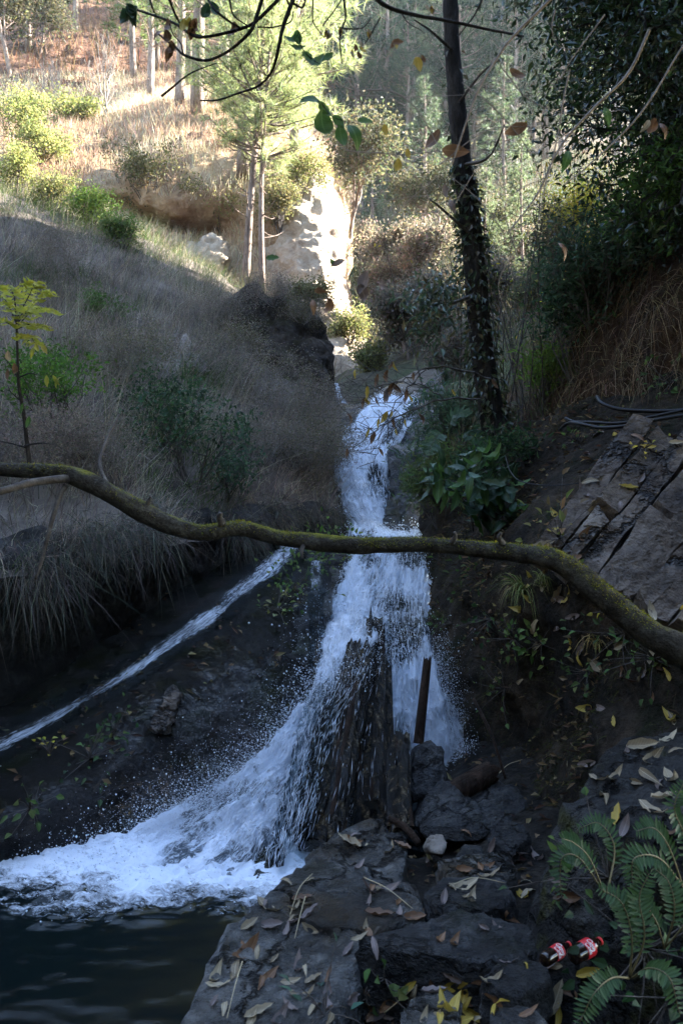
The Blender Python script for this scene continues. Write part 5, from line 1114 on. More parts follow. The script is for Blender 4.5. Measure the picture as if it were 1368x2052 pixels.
def fallen(px_, py_, deg, Lpx, c, k, where, group):
    z = ZB.get(group)
    if z: where += ', ' + (z[4] if py_ < z[2] + (z[3] - z[2]) / 3 else z[5] if py_ > z[3] - (z[3] - z[2]) / 3 else 'middle') + ' ' + (z[6] if px_ < (z[0] + z[1]) / 2 else z[7])
    h_ = hit(px_, py_)
    if h_ is None: return
    p_, n_, tg = h_; a = math.radians(deg)
    # heading given as it looks from here: turn it on the surface
    hx = P(px_ + 20 * math.cos(a), py_ - 20 * math.sin(a), 1.0) - np.array((0, 0, CAMZ)); t_ = ((p_ - np.array((0, 0, CAMZ))) @ n_) / (hx @ n_ + 1e-9)
    q = hx * t_ + np.array((0, 0, CAMZ)) if t_ > 0 else p_ + np.array((math.cos(a), math.sin(a), 0)); ax = q - p_
    if np.linalg.norm(ax) < 1e-4 or np.linalg.norm(ax) > .5: ax = np.array((math.cos(a), math.sin(a), 0))
    L = min(max(Lpx * p_[1] / F, .04) * (.85 + .3 * rng.random()), .15)
    pos = p_ + n_ * .006 - nrm(ax) * L * .5
    nn_ = nrm(n_ + rng.normal(size=3) * .18)
    link('fallen_leaf', LP[c][k % 4], None, leaf_matrix(pos, ax, nn_, L, .85 + .4 * rng.random()), f'{["flat", "curled", "twisted", "folded"][k % 4]} {cols_words[c]} leaf lying on {where}', 'leaf', group)
slabL = [(540,1820,-30,70,'tan'),(514,1808,20,50,'tan'),(532,1810,70,30,'purple'),(500,1855,35,40,'tan'),(486,1900,75,40,'brown'),(495,1905,40,60,'brown'),(475,1940,80,55,'tan'),(465,1960,75,30,'tan'),(440,1975,5,60,'tan'),(432,1955,60,50,'tan'),(516,1908,85,35,'tan'),(552,1924,50,30,'tan'),(538,1960,50,60,'brown'),(598,1935,85,60,'purple'),(612,1945,-80,45,'tan'),(630,1965,30,40,'tan'),(585,1968,10,45,'tan'),(608,1995,5,65,'tan'),(632,2022,45,50,'tan'),(520,2030,25,60,'tan'),(505,2045,60,40,'tan'),(560,2040,50,60,'purple'),(575,1770,-25,40,'tan'),(606,1803,10,48,'brown'),(612,1812,-15,40,'tan'),(590,1820,20,35,'tan'),(592,1840,30,35,'tan'),(588,1850,15,30,'purple'),(575,1865,70,45,'purple'),(622,1864,-30,40,'tan'),(628,1766,8,38,'tan'),(545,1855,5,55,'purple'),(660,1950,70,22,'brown'),(656,1990,75,45,'purple'),(450,2020,80,45,'tan'),(430,2010,60,35,'purple')]
for i, (a, b_, d_, l_, c) in enumerate(slabL): fallen(a, b_, d_, l_, c, i, 'the broad slab by the pool', 'fallen leaves on the broad slab')
for i, (a, b_, d_, l_, c) in enumerate([(1200,1562,-12,55,'tan'),(1232,1555,35,50,'tan'),(1210,1600,-35,80,'tan'),(1238,1635,80,55,'yellow'),(1252,1655,70,45,'purple'),(1305,1520,35,60,'tan'),(1300,1555,-35,70,'tan'),(1330,1600,10,60,'tan'),(1310,1625,-25,80,'tan'),(1345,1560,-30,55,'tan'),(1355,1505,15,40,'tan'),(1290,1495,5,60,'tan'),(1340,1480,30,50,'tan'),(1255,1508,60,30,'purple'),(1320,1575,70,40,'purple'),(1275,1568,-15,30,'tan'),(1180,1530,5,45,'purple'),(1350,1650,50,60,'brown')]): fallen(a, b_, d_, l_, c, i, 'the flat-topped mossy boulder', 'fallen leaves on the mossy boulder')
for i, (a, b_, d_, l_, c) in enumerate([(783,1702,55,50,'tan'),(710,1686,-25,35,'brown'),(735,1695,10,20,'tan'),(760,1835,-5,55,'brown'),(800,1830,80,40,'purple'),(760,1785,-10,70,'purple'),(745,1780,70,40,'brown'),(830,1840,5,50,'brown'),(980,1754,15,60,'tan'),(944,1800,75,42,'tan'),(905,1780,-35,35,'tan'),(890,1800,80,40,'purple'),(930,1775,15,70,'tan'),(1050,1795,-20,40,'yellow'),(1060,1790,30,40,'tan'),(1150,1795,-5,55,'brown'),(1120,1797,5,30,'purple'),(1015,1835,-45,50,'brown'),(860,1725,30,40,'purple'),(930,1745,-5,40,'brown'),(720,1735,40,40,'purple'),(668,1665,-15,50,'yellow'),(650,1672,-25,45,'brown'),(600,1700,30,40,'brown'),(585,1690,60,50,'brown'),(582,1715,80,35,'tan'),(608,1698,-10,28,'tan'),(700,1905,55,45,'purple'),(720,1880,25,40,'tan')]): fallen(a, b_, d_, l_, c, i, 'the broken stones below the log', 'fallen leaves among the broken stones')
for i, (a, b_, d_, l_, c) in enumerate([(910,1975,25,70,'yellow'),(930,1988,80,40,'yellow'),(935,2010,60,50,'yellow'),(950,2030,-30,60,'yellow'),(925,2045,20,50,'yellow'),(885,2010,80,45,'yellow'),(1000,2020,55,60,'yellow'),(1115,2000,70,70,'tan'),(1120,2035,85,50,'yellow'),(985,1965,10,45,'tan'),(1052,1938,-60,25,'yellow'),(870,1990,5,60,'purple'),(820,1975,40,35,'yellow'),(850,2040,70,40,'tan'),(880,2040,85,45,'yellow'),(700,2000,40,50,'purple'),(730,1985,-15,50,'brown'),(780,2010,30,50,'brown'),(660,2040,70,50,'tan'),(1180,1950,15,60,'yellow'),(1020,1930,5,40,'purple'),(905,2020,30,60,'yellow'),(960,2045,70,55,'tan'),(755,2030,10,50,'purple'),(1060,2030,30,50,'brown'),(1150,1990,-20,50,'brown')]): fallen(a, b_, d_, l_, c, i, 'the ground at the bottom edge', 'fallen leaves along the bottom edge')
for i in range(58):
    a, b_ = (rng.uniform(1060, 1180), rng.uniform(1085, 1330)) if i < 22 else ((rng.uniform(1100, 1368), rng.uniform(840, 1100)) if i < 40 else (rng.uniform(1000, 1368), rng.uniform(1220, 1470)))
    fallen(a, b_, rng.uniform(0, 180), rng.uniform(22, 48), ('brown', 'tan', 'purple', 'yellow')[rng.integers(0, 4)], i, ('the slope under the mossy branch' if i < 22 else 'the tilted slabs' if i < 40 else 'the dark mossy bank'), ('fallen leaves under the branch' if i < 22 else 'fallen leaves on the tilted slabs' if i < 40 else 'fallen leaves on the mossy bank'))
for i in range(46):
    a, b_ = rng.uniform(470, 1130), rng.uniform(1660, 2040)
    if a < 640 and b_ < 1790 or a < 1700 - b_ * .6: continue
    fallen(a, b_, rng.uniform(0, 180), rng.uniform(26, 55), ('brown', 'tan', 'purple', 'purple', 'brown')[i % 5], i, 'the broken stones below the log', 'fallen leaves among the broken stones')
# dry leaf stalks
for pp, lb in (([(812,1762),(760,1790),(728,1760)], None), ([(626,1755),(598,1790),(580,1840)], 'pale dry leaf stalk standing over the broad slab'), ([(612,1800),(600,1840),(590,1885)], 'pale dry stalk lying beside the cluster of curled leaves'), ([(488,1930),(470,1980),(455,2045)], 'long pale leaf stalk near the edge of the slab'), ([(728,1762),(775,1790),(826,1825)], 'straight pale stalk across the flat stones'), ([(900,1780),(950,1770),(1010,1772)], 'pale stalk lying on the dark block'), ([(740,2052),(790,2005),(830,1975)], 'thin brown stalk at the bottom edge'), ([(1000,1552),(1020,1538),(1046,1525)], 'yellowish stalk sticking out from the bank by the brown log')):
    if lb is None: continue
    q = [hit(*s) for s in pp]
    if any(h_ is None for h_ in q): continue
    q = curve([h_[0] + h_[1] * (.008 + .012 * (i == 1)) for i, h_ in enumerate(q)], 12); b = Bag(); tube(b, q, np.linspace(.0022, .0012, 12), 6)
    link('dry_stalk', b.mesh('dry_stalk', plain('straw_stalk', (.42, .34, .2), .7), True, q[0]), None, Matrix.Translation(q[0]), lb, 'stalk')

def leafy_thing(name, base, stems, leafspec, label, cat='plant', stemmat='bark_twig', rmin=.0012, leafname='leaf'):
    """stems: list of (points, radii); leafspec: list of (pos, axis, normal, length, colour, variant, width)"""
    base = np.asarray(base, float); e = empty(name, base, label, cat)
    link('stem', stems_mesh(stems, M[stemmat], 6, base, rmin), e)
    for (p_, ax, n_, L, c, k, w) in leafspec: link(leafname, LP[c][k % 4], e, leaf_matrix(np.asarray(p_) - base, np.asarray(ax, float), np.asarray(n_, float), L, w))
    return e
# --- yellow-leaved sapling, left
Y0 = 3.55; st = []; lf = []
main, _ = px_line([(62,952,Y0),(55,890,Y0),(48,830,Y0),(38,770,Y0),(36,720,Y0),(34,660,Y0),(30,610,Y0)], 26); st.append((main, np.linspace(.011, .004, 26)))
for pp in ([(38,760,Y0),(20,730,Y0),(8,715,Y0-.05)], [(50,893,Y0),(80,888,Y0-.1),(108,890,Y0-.2)], [(52,897,Y0),(20,888,Y0),(-20,880,Y0)], [(38,800,Y0),(22,785,Y0-.1),(18,775,Y0-.1)], [(38,757,Y0),(60,748,Y0-.1),(75,752,Y0-.1)]): 
    q, _ = px_line(pp, 8); st.append((q, np.linspace(.004, .0018, 8)))
for pp in ([(34,650,Y0),(10,600,Y0-.25),(-30,590,Y0-.4)], [(34,645,Y0),(30,600,Y0-.3),(20,575,Y0-.45)], [(34,640,Y0),(60,590,Y0-.2),(70,566,Y0-.25)], [(34,650,Y0),(75,600,Y0+.1),(100,585,Y0+.1)], [(34,655,Y0),(70,620,Y0-.35),(105,622,Y0-.5)], [(34,660,Y0),(60,650,Y0-.3),(90,655,Y0-.45)], [(34,660,Y0),(0,640,Y0-.2),(-40,650,Y0-.3)], [(34,650,Y0),(50,600,Y0+.25),(55,570,Y0+.4)], [(34,680,Y0),(58,672,Y0-.2),(72,690,Y0-.3)], [(34,648,Y0),(48,625,Y0-.3),(60,620,Y0-.5)]):
    q, _ = px_line(pp, 14); st.append((q, np.linspace(.003, .0012, 14)))
    for i in range(3, 14):
        tdir = nrm(q[min(i + 1, 13)] - q[i - 1])
        for s in (-1, 1):
            sd = nrm(np.cross(tdir, (0, 0, 1))) * s
            lf.append((q[i], nrm(sd + tdir * .5 - UP * .25 + rng.normal(size=3) * .15), nrm(UP + rng.normal(size=3) * .3), .042 + .016 * rng.random(), 'lime', int(rng.integers(0, 4)), 1.25))
    lf.append((q[-1], nrm(q[-1] - q[-3] - UP * .02), UP, .055, 'lime', 0, 1.2))
for a, b_, c in ((95,753,'lime'),(108,752,'lime'),(120,755,'lime'),(68,695,'lime'),(15,705,'tan'),(30,730,'brown'),(18,740,'brown'),(85,690,'yellow'),(70,930,'yellow'),(60,835,'green'),(48,808,'green')):
    lf.append((P(a, b_, Y0 - .1), nrm((rng.normal() * .4, -.2, -1)), nrm((rng.normal() * .5, -1, .2)), .055, c, int(rng.integers(0, 4)), 1.2))
leafy_thing('sapling', P(62, 952, Y0), st, lf, 'slender sapling with yellow-green compound leaves at the left edge', 'sapling', 'bark_dark')
# --- branches hanging in at the top
def twig(pp, r0, r1, n=24): q, _ = px_line(pp, n); return (q + fbm(q * 9, 2, 3)[:, None] * .006, np.linspace(r0, r1, n))
Z = lambda x, y, Y: (230 + x / 2.736, y / 2.736, Y)
st = [twig([Z(110,50,2.9),Z(330,125,2.8),Z(420,190,2.75),Z(500,203,2.7),Z(700,155,2.65),Z(780,110,2.6),Z(900,-10,2.6),Z(960,-90,2.6)], .004, .008), twig([Z(240,180,2.8),Z(330,260,2.75),Z(380,298,2.7),Z(480,330,2.7),Z(560,315,2.65),Z(660,255,2.65),Z(740,175,2.6),Z(770,100,2.6),Z(810,-30,2.6)], .003, .0085),
      twig([Z(290,-20,2.7),Z(350,110,2.75),Z(400,170,2.8),Z(480,200,2.75)], .005, .003), twig([Z(380,298,2.7),Z(365,240,2.7),Z(320,190,2.7),Z(300,130,2.7)], .003, .0015), twig([Z(500,-20,2.65),Z(540,50,2.6),Z(600,100,2.6),Z(700,155,2.65)], .005, .003), twig([Z(190,-10,2.8),Z(210,50,2.8),Z(230,90,2.85)], .004, .002), twig([Z(780,150,2.6),Z(870,150,2.6),Z(960,120,2.6),Z(975,60,2.6)], .003, .002), twig([Z(620,-10,2.6),Z(650,80,2.6),Z(740,150,2.6)], .004, .002)]
lf = []
for a, b_, c, n_ in (((250), 16, 'dark', 4), (262, 22, 'dark', 3), (330, 62, 'brown', 3), (342, 92, 'brown', 3), (385, 40, 'brown', 4), (372, 38, 'yellow', 2), (420, 5, 'dark', 2), (470, 55, 'brown', 2), (268, 5, 'dark', 2)):
    for i in range(n_): lf.append((P(a + rng.normal() * 5, b_ + rng.normal() * 4, 2.75), nrm((rng.normal() * .5, rng.normal() * .3, -1 + .5 * rng.normal())), nrm((rng.normal() * .5, -1, .4)), .045 + .02 * rng.random(), c, i, 1.6))
leafy_thing('overhanging_branch', st[0][0][-1], st, lf, 'dark drooping branch with bare curved twigs at the top left of centre', 'branch', 'bark_dark')
st = [twig([Z(470,550,2.75),Z(560,550,2.7),Z(680,510,2.65),Z(790,470,2.6),Z(860,390,2.55),Z(900,260,2.5),Z(930,120,2.5),Z(985,-20,2.5),Z(1000,-80,2.5)], .0025, .0085), twig([Z(980,20,2.5),Z(1030,40,2.5),Z(1050,-20,2.5)], .004, .003), twig([Z(930,120,2.5),Z(960,60,2.52),Z(940,-10,2.5)], .004, .004),
      twig([Z(250,530,2.8),Z(330,470,2.78),Z(420,400,2.75),Z(560,345,2.72)], .006, .002)]
lf = [(P(*q), nrm(ax), nrm((.1, -.8, .5)), L, 'green', k, 1.9) for q, ax, L, k in (((595,62,2.5),(.1,0,-1),.05,0),((600,75,2.5),(-1,0,-.1),.055,1),((612,95,2.5),(-1,0,.05),.05,0),((606,105,2.5),(.6,0,-.6),.05,3),((650,118,2.5),(-1,0,-.2),.07,1),((668,108,2.5),(-.7,0,-.5),.045,3),((600,200,2.45),(1,0,-.15),.08,2),((640,205,2.45),(.5,0,-.7),.06,0),((642,225,2.45),(.3,0,-1),.085,1),((668,232,2.45),(.5,0,-.8),.055,3),((680,252,2.45),(.2,0,-1),.07,0),((700,248,2.45),(.4,0,-1),.085,2),((716,243,2.45),(1,0,-.1),.05,3),((533,519,2.6),(.9,0,.05),.045,3),((660,522,2.6),(1,0,-.5),.035,1))]
st.append(twig([(598,60,2.5),(606,98,2.5),(640,128,2.5),(672,110,2.5)], .0015, .001)); st.append(twig([(598,198,2.45),(640,205,2.45),(668,235,2.45),(722,250,2.45)], .0015, .001))
leafy_thing('overhanging_branch', st[0][0][-1], st, lf, 'arching dark branch with bright green leaves hanging at the top', 'branch', 'bark_dark')
st = [twig([(730,-20,2.6),(775,14,2.6),(830,30,2.6),(890,40,2.6),(960,55,2.6),(1048,74,2.6)], .009, .004), twig([Z(1085,-10,2.6),Z(1085,60,2.6),Z(1095,130,2.6),Z(1150,210,2.6)], .003, .0015), twig([Z(1255,-10,2.6),Z(1262,100,2.6),Z(1232,200,2.6),Z(1250,350,2.6)], .004, .0015), twig([Z(1140,140,2.6),Z(1200,60,2.6),Z(1240,0,2.6)], .0025, .002), twig([Z(1250,160,2.6),Z(1350,155,2.6),Z(1400,100,2.6)], .003, .0015), twig([(760,35,2.6),(735,80,2.6),(720,95,2.6)], .0025, .0012), twig([(800,20,2.6),(815,45,2.6),(840,60,2.6),(850,68,2.6)], .0025, .001), twig([(920,70,2.6),(950,30,2.6),(970,-10,2.6)], .002, .003)]
lf = []
for a, b_ in ((715, 90), (740, 60), (785, 85), (675, 60), (660, 60), (705, 100), (835, 120), (860, 10)):
    for i in range(3): lf.append((P(a + rng.normal() * 4, b_ + rng.normal() * 4, 2.6), nrm((rng.normal() * .5, 0, -1)), nrm((rng.normal() * .5, -1, .3)), .028, ('yellow', 'brown', 'tan')[i], i, 1.3))
leafy_thing('overhanging_branch', st[0][0][0], st, lf, 'dark branch crossing in front of the ivy trunk near the top', 'branch', 'bark_dark')
# --- tangle of dry twigs at upper right, close to the lens
st = []; lf = []
for pp, r0 in (([(1120,-20,1.9),(1030,70,1.9),(1000,110,1.9),(950,200,1.9),(905,330,1.9)], .0042), ([(1300,60,2.0),(1255,150,2.0),(1190,215,2.0),(1120,295,2.0),(1075,390,2.0),(1015,470,2.0)], .0045), ([(735,180,1.9),(790,184,1.9),(835,222,1.9),(875,290,1.9)], .0024), ([(690,300,2.1),(800,310,2.1),(930,300,2.1),(1060,305,2.1)], .0018), ([(700,190,2.2),(830,194,2.2),(930,190,2.2)], .0016), ([(925,165,2.0),(1005,230,2.0),(1060,310,2.0),(1100,400,2.0)], .002), ([(1140,140,1.8),(1110,300,1.8),(1090,380,1.8),(1075,450,1.8)], .002), ([(880,330,2.0),(980,260,2.0),(1100,255,2.0)], .0018), ([(840,560,2.0),(900,430,2.0),(960,330,2.0)], .0018), ([(720,520,2.0),(800,420,2.0),(880,350,2.0)], .0015), ([(1010,470,2.0),(960,400,2.0),(900,350,2.0)], .0018), ([(1060,460,2.0),(1000,560,2.0),(1015,640,2.0)], .0015), ([(1110,20,2.1),(1105,60,2.1),(1120,95,2.1),(1165,98,2.1)], .0022), ([(1210,30,2.0),(1150,110,2.0),(1120,160,2.0)], .002), ([(1368,90,2.1),(1280,230,2.1),(1180,330,2.1),(1130,370,2.1)], .003), ([(1040,520,1.9),(1010,420,1.9),(1040,380,1.9),(1110,350,1.9)], .0016), ([(780,300,2.3),(850,380,2.3),(880,470,2.3)], .0014), ([(690,430,2.3),(790,400,2.3),(880,390,2.3)], .0013), ([(1000,130,2.2),(1060,200,2.2),(1150,230,2.2),(1250,220,2.2)], .002)):
    st.append(twig(pp, r0, r0 * .5))
for a, b_, L, c, ax in ((880,262,.06,'brown',(-.6,0,-.8)),(885,300,.07,'brown',(1,0,-.1)),(1055,250,.065,'brown',(-1,0,-.4)),(1020,140,.045,'brown',(1,0,-.5)),(890,370,.035,'purple',(.1,0,-1)),(900,400,.04,'purple',(.4,0,-1)),(1310,240,.045,'brown',(-.3,0,-1)),(1322,246,.045,'brown',(.4,0,-1)),(1302,240,.04,'tan',(-.6,0,-.8)),(785,85,.03,'brown',(1,0,0)),(770,250,.03,'yellow',(.1,0,-1)),(798,320,.035,'yellow',(-.1,0,-1)),(815,298,.03,'yellow',(.2,0,-1)),(835,115,.04,'yellow',(.2,0,-1)),(735,545,.06,'purple',(-.3,0,-1)),(720,570,.05,'purple',(.4,0,-1)),(665,600,.045,'brown',(-.4,0,-1)),(630,582,.03,'brown',(1,0,0)),(626,600,.04,'brown',(.1,0,-1)),(1120,485,.05,'brown',(.4,0,-1)),(690,520,.04,'purple',(-1,0,-.5)),(1140,300,.06,'green',(-.3,0,-1)),(1210,215,.05,'green',(.3,0,-1)),(765,560,.03,'purple',(0,0,-1))):
    lf.append((P(a, b_, 2.0), nrm(ax), nrm((rng.normal() * .4, -1, rng.normal() * .4)), L, c, int(rng.integers(0, 4)), 1.5))
st = [(q_, r_ * .95) for q_, r_ in st]
leafy_thing('dry_branch', st[1][0][0], st, lf, 'tangle of dry twigs with dead leaves hanging in front of the ivy trunk', 'branch', 'bark_pale', .0007)
# --- bare twigs over the upper fall
st = []; lf = []
for pp, r0 in (([(985,760,6.6),(900,735,6.2),(850,740,5.9),(800,765,5.7),(745,775,5.6)], .010), ([(960,800,6.6),(890,800,6.2),(830,820,5.9),(760,860,5.7),(700,905,5.6)], .009), ([(850,740,5.9),(800,800,5.8),(770,850,5.7),(745,905,5.7)], .005), ([(890,800,6.2),(840,770,6.0),(790,770,5.8),(740,790,5.7),(690,840,5.6)], .005), ([(930,700,6.4),(880,690,6.1),(820,700,5.9),(780,730,5.8)], .006), ([(830,820,5.9),(790,860,5.8),(760,900,5.7),(748,930,5.7)], .004), ([(870,770,6.1),(820,790,5.9),(780,830,5.8),(730,840,5.7)], .004), ([(800,765,5.7),(760,800,5.7),(720,810,5.6)], .003), ([(760,860,5.7),(720,860,5.6),(690,870,5.6)], .003), ([(745,775,5.6),(715,770,5.6),(690,775,5.5)], .003)):
    q = twig(pp, r0, r0 * .35, 20); st.append((q[0] + rng.normal(size=(20, 3)) * .008, q[1]))
    for i in range(3, 20, 3):
        st.append((curve([q[0][i], q[0][i] + np.array((-.06, -.02, .02)) + rng.normal(size=3) * .06, q[0][i] + np.array((-.14, -.02, 0)) + rng.normal(size=3) * .12], 5), np.linspace(.003, .0014, 5)))
for i in range(36):
    s_ = st[rng.integers(0, len(st))][0]; q = s_[rng.integers(0, len(s_))]
    lf.append((q, nrm((rng.normal() * .4, 0, -1)), nrm((rng.normal() * .5, -1, .2)), .06 + .05 * rng.random(), ('brown', 'brown', 'purple', 'yellow')[rng.integers(0, 4)], i, 1.0))
leafy_thing('bare_branch', P(985, 760, 6.6), st, lf, 'bare twiggy branch with a few dead leaves reaching over the upper fall', 'branch', 'bark_twig')
# --- leafy twig hanging left of the ivy trunk
st = []; tips = []
for i in range(9):
    a = P(930 - 6 * i, 560 + 12 * i, 6.3); e_ = P(rng.uniform(790, 890), rng.uniform(560, 720), 5.9); q = curve([a, (a + e_) / 2 + np.array((0, 0, .12)), e_], 10); st.append((q, np.linspace(.006, .002, 10)))
    for j in range(3, 10): tips.append((q[j], nrm(q[j] - q[j - 1] - UP * .02)))
e = empty('ivy_shrub', P(930, 600, 6.3), 'glossy leafy twigs hanging left of the ivy trunk', 'shrub'); link('stem', stems_mesh(st, M['bark_twig'], 5, P(930, 600, 6.3)), e)
b = Bag(); leaf_cloud(b, tips, 7, .06, .075, .032, [(.045, .07, .04), (.06, .085, .05), (.10, .09, .04)], .5); link('crown', b.mesh('crown', M['gloss_leaf'], False, P(930, 600, 6.3)), e)
# --- broad-leaved shrub at the foot of the ivy tree
base = P(985, 1075, 5.7); st = []; lf = []
for i in range(17):
    tip = P(rng.uniform(850, 1075), rng.uniform(880, 1050), rng.uniform(5.2, 5.7)); q = curve([base + rng.normal(size=3) * .08, (base + tip) / 2 + np.array((0, -.05, .15)), tip], 12); st.append((q, np.linspace(.007, .003, 12)))
    dirn = nrm(q[-1] - q[-4]); u = nrm(np.cross(dirn, (0.1, .9, .3))); w = np.cross(dirn, u)
    for j in range(7):
        a = j * 2.4; rad_ = u * math.cos(a) + w * math.sin(a)
        lf.append((q[-1] - dirn * .02 * j, nrm(rad_ + dirn * .35 - UP * .35), nrm(UP * .8 + dirn * .3 - np.array((0, .4, 0)) + rng.normal(size=3) * .15), .13 + .07 * rng.random(), ('dark', 'blue', 'green', 'dark')[rng.integers(0, 4)], int(rng.integers(0, 4)), 1.1))
leafy_thing('broadleaf_shrub', base, st, lf, 'shrub with whorls of long dark green leaves below the ivy trunk', 'shrub')
# --- fine leafy shrub in front of it, and bamboo-like sprays
shrub('shrub', on(880, 1060), .75, .5, 8, 2, 14, .06, .075, .014, [(.07, .11, .04), (.09, .13, .05), (.12, .14, .05)], 'fine-leaved green shrub at the right of the upper pool', r0=.007, lean=(-.15, -.2, 0))
shrub('shrub', on(900, 940), .8, .5, 8, 2, 14, .07, .08, .016, BLUEGR + [(.1, .12, .07)], 'shrub with narrow bluish leaves right of the upper fall', r0=.008, lean=(-.2, -.2, 0))
shrub('shrub', on(1000, 1000), .5, .4, 6, 2, 12, .06, .06, .022, DKGREEN, 'small dark shrub under the long-leaved shrub', r0=.006)
shrub('shrub', on(1080, 815), .6, .5, 12, 1, 10, .06, .09, .018, [(.10, .16, .03), (.08, .13, .025)], 'bright green weeds right of the foot of the ivy trunk', r0=.004, up=.5)
shrub('shrub', on(1150, 770), .9, .4, 6, 2, 10, .07, .07, .028, BLUEGR + DKGREEN, 'slender green shrub on the edge of the earth bank', r0=.008)
shrub('shrub', on(1190, 660), .8, .6, 7, 2, 12, .09, .07, .026, BLUEGR, 'tall bluish shrub above the earth bank', r0=.012)
shrub('shrub', on(1270, 560), .7, .6, 7, 2, 12, .09, .07, .03, BLUEGR + DKGREEN, 'dense bluish shrub on top of the earth bank', r0=.012)
# --- thin canes right of the trunk
out = []; base = on(1030, 850)
for i in range(30):
    q0 = base + np.array((rng.normal() * .35, rng.normal() * .3, -.1)); h_ = 1.2 + 1.6 * rng.random(); ln = np.array((rng.normal() * .14, rng.normal() * .1, 1))
    pts = [q0]; dcur = nrm(ln)
    for s in range(7): dcur = nrm(dcur + rng.normal(size=3) * .05); pts.append(pts[-1] + dcur * h_ / 7)
    pts = np.array(pts); out.append((pts, np.linspace(.008, .0025, 8)))
    for j in (4, 5, 6): out.append((curve([pts[j], pts[j] + rng.normal(size=3) * .08 + UP * .12, pts[j] + rng.normal(size=3) * .15 + UP * .3], 4), np.linspace(.003, .0012, 4)))
e = empty('cane_thicket', base, 'thicket of thin bare reddish canes right of the ivy trunk', 'thicket'); link('stem', stems_mesh(out, M['bark_twig'], 5, base), e)
b = Bag(); leaf_cloud(b, [(o[0][-1], UP) for o in out], 4, .09, .05, .02, OLIVE + YELL[:1] + LIME, .2); link('crown', b.mesh('crown', M['leaf'], False, base), e)

# --- dark evergreen tree, upper right
tb = P(1640, 800, 6.0); et = empty('evergreen_tree', tb, 'large dark evergreen tree filling the upper right', 'tree')
q, r_ = px_line([(1640,860,6.0,60),(1600,600,6.1,50),(1560,300,6.2,42),(1530,0,6.4,34),(1500,-400,6.6,24)], 30); b = Bag(); tube(b, q, r_, 12, rough=.12, nscale=5); link('trunk', b.mesh('trunk', M['bark_dark'], True, tb), et)
out = []; tips = []
for i in range(92):
    for _try in range(50):
        a_, b__ = rng.uniform(1030, 1620), rng.uniform(-330, 520); lim = 1085 + 40 * float(smooth(40, 150, b__)) + max(b__, 0) * .12 + max(0, b__ - 230) * .35 + 30 * math.sin(b__ / 37)
        if a_ > lim and not (b__ > 440 and a_ < 1190): break
    Yd = rng.uniform(5.2, 8.2); e_ = P(a_, b__, Yd); s_ = q[rng.integers(6, 28)]; mid = (s_ + e_) / 2 + UP * .25 + rng.normal(size=3) * .12
    c_ = curve([s_, mid, e_], 10); out.append((c_, np.linspace(.026, .006, 10)))
    for j in range(11):
        t0 = c_[rng.integers(5, 10)]; dd = nrm(rng.normal(size=3) + nrm(c_[-1] - c_[-3]) * .6 - UP * .15); tip = t0 + dd * rng.uniform(.15, .5); out.append((curve([t0, (t0 + tip) / 2 + UP * .03, tip], 4), np.linspace(.005, .002, 4)))
        tips += [(tip, dd), ((t0 + tip) / 2, dd)]
link('branch', stems_mesh(out, M['bark_dark'], 5, tb), et)
b = Bag(); leaf_cloud(b, tips, 21, .11, .068, .028, [(.012, .026, .009), (.018, .036, .011), (.026, .048, .014), (.010, .02, .008)], .35); link('crown', b.mesh('crown', M['gloss_leaf'], False, tb), et)
# unseen second evergreen added right of the camera; its crown darkens the near stones
tb3 = np.array((3.6, -.6, .6)); e3 = empty('evergreen_tree', tb3, 'unseen evergreen tree added to shade the near stones, beyond the right edge', 'tree'); out = []; tips = []
q3 = curve([tb3, tb3 + (-.1, 0, 2.2), tb3 + (-.3, .2, 4.5), tb3 + (-.4, .3, 7.5)], 20); b = Bag(); tube(b, q3, np.linspace(.17, .05, 20), 10, rough=.1, nscale=5); link('trunk', b.mesh('trunk', M['bark_dark'], True, tb3), e3)
for i in range(38):
    s_ = q3[rng.integers(9, 20)]; e_ = np.array((rng.uniform(.3, 5.5), rng.uniform(-3.2, 2.6), rng.uniform(4.3, 7.6))); c_ = curve([s_, (s_ + e_) / 2 + UP * .3, e_], 8); out.append((c_, np.linspace(.03, .006, 8)))
    for j in range(3, 8): tips += [(c_[j] + rng.normal(size=3) * .2, nrm(c_[j] - c_[j - 1])) for _k in range(3)]
link('branch', stems_mesh(out, M['bark_dark'], 5, tb3), e3)
b = Bag(); leaf_cloud(b, tips, 14, .14, .11, .045, [(.012, .026, .009), (.018, .036, .011), (.026, .048, .014)], .35); link('crown', b.mesh('crown', M['gloss_leaf'], False, tb3), e3)
# greener lower spray of the evergreen, hanging at right
out = []; tips = []
for i in range(14):
    s_ = P(1430, rng.uniform(280, 420), 5.6); e_ = P(rng.uniform(1190, 1368), rng.uniform(300, 470), rng.uniform(5.0, 5.8)); c_ = curve([s_, (s_ + e_) / 2 + UP * .15, e_], 10); out.append((c_, np.linspace(.012, .004, 10)))
    for j in range(3, 10): tips.append((c_[j] + rng.normal(size=3) * .06, nrm(c_[j] - c_[j - 1])))
tb2 = P(1430, 350, 5.6); e = empty('leafy_branch', tb2, 'mid green leafy branch hanging below the dark evergreen', 'branch'); link('stem', stems_mesh(out, M['bark_dark'], 5, tb2), e)
b = Bag(); leaf_cloud(b, tips, 15, .07, .06, .024, [(.045, .085, .02), (.06, .11, .025), (.03, .06, .018)], .3); link('crown', b.mesh('crown', M['leaf'], False, tb2), e)

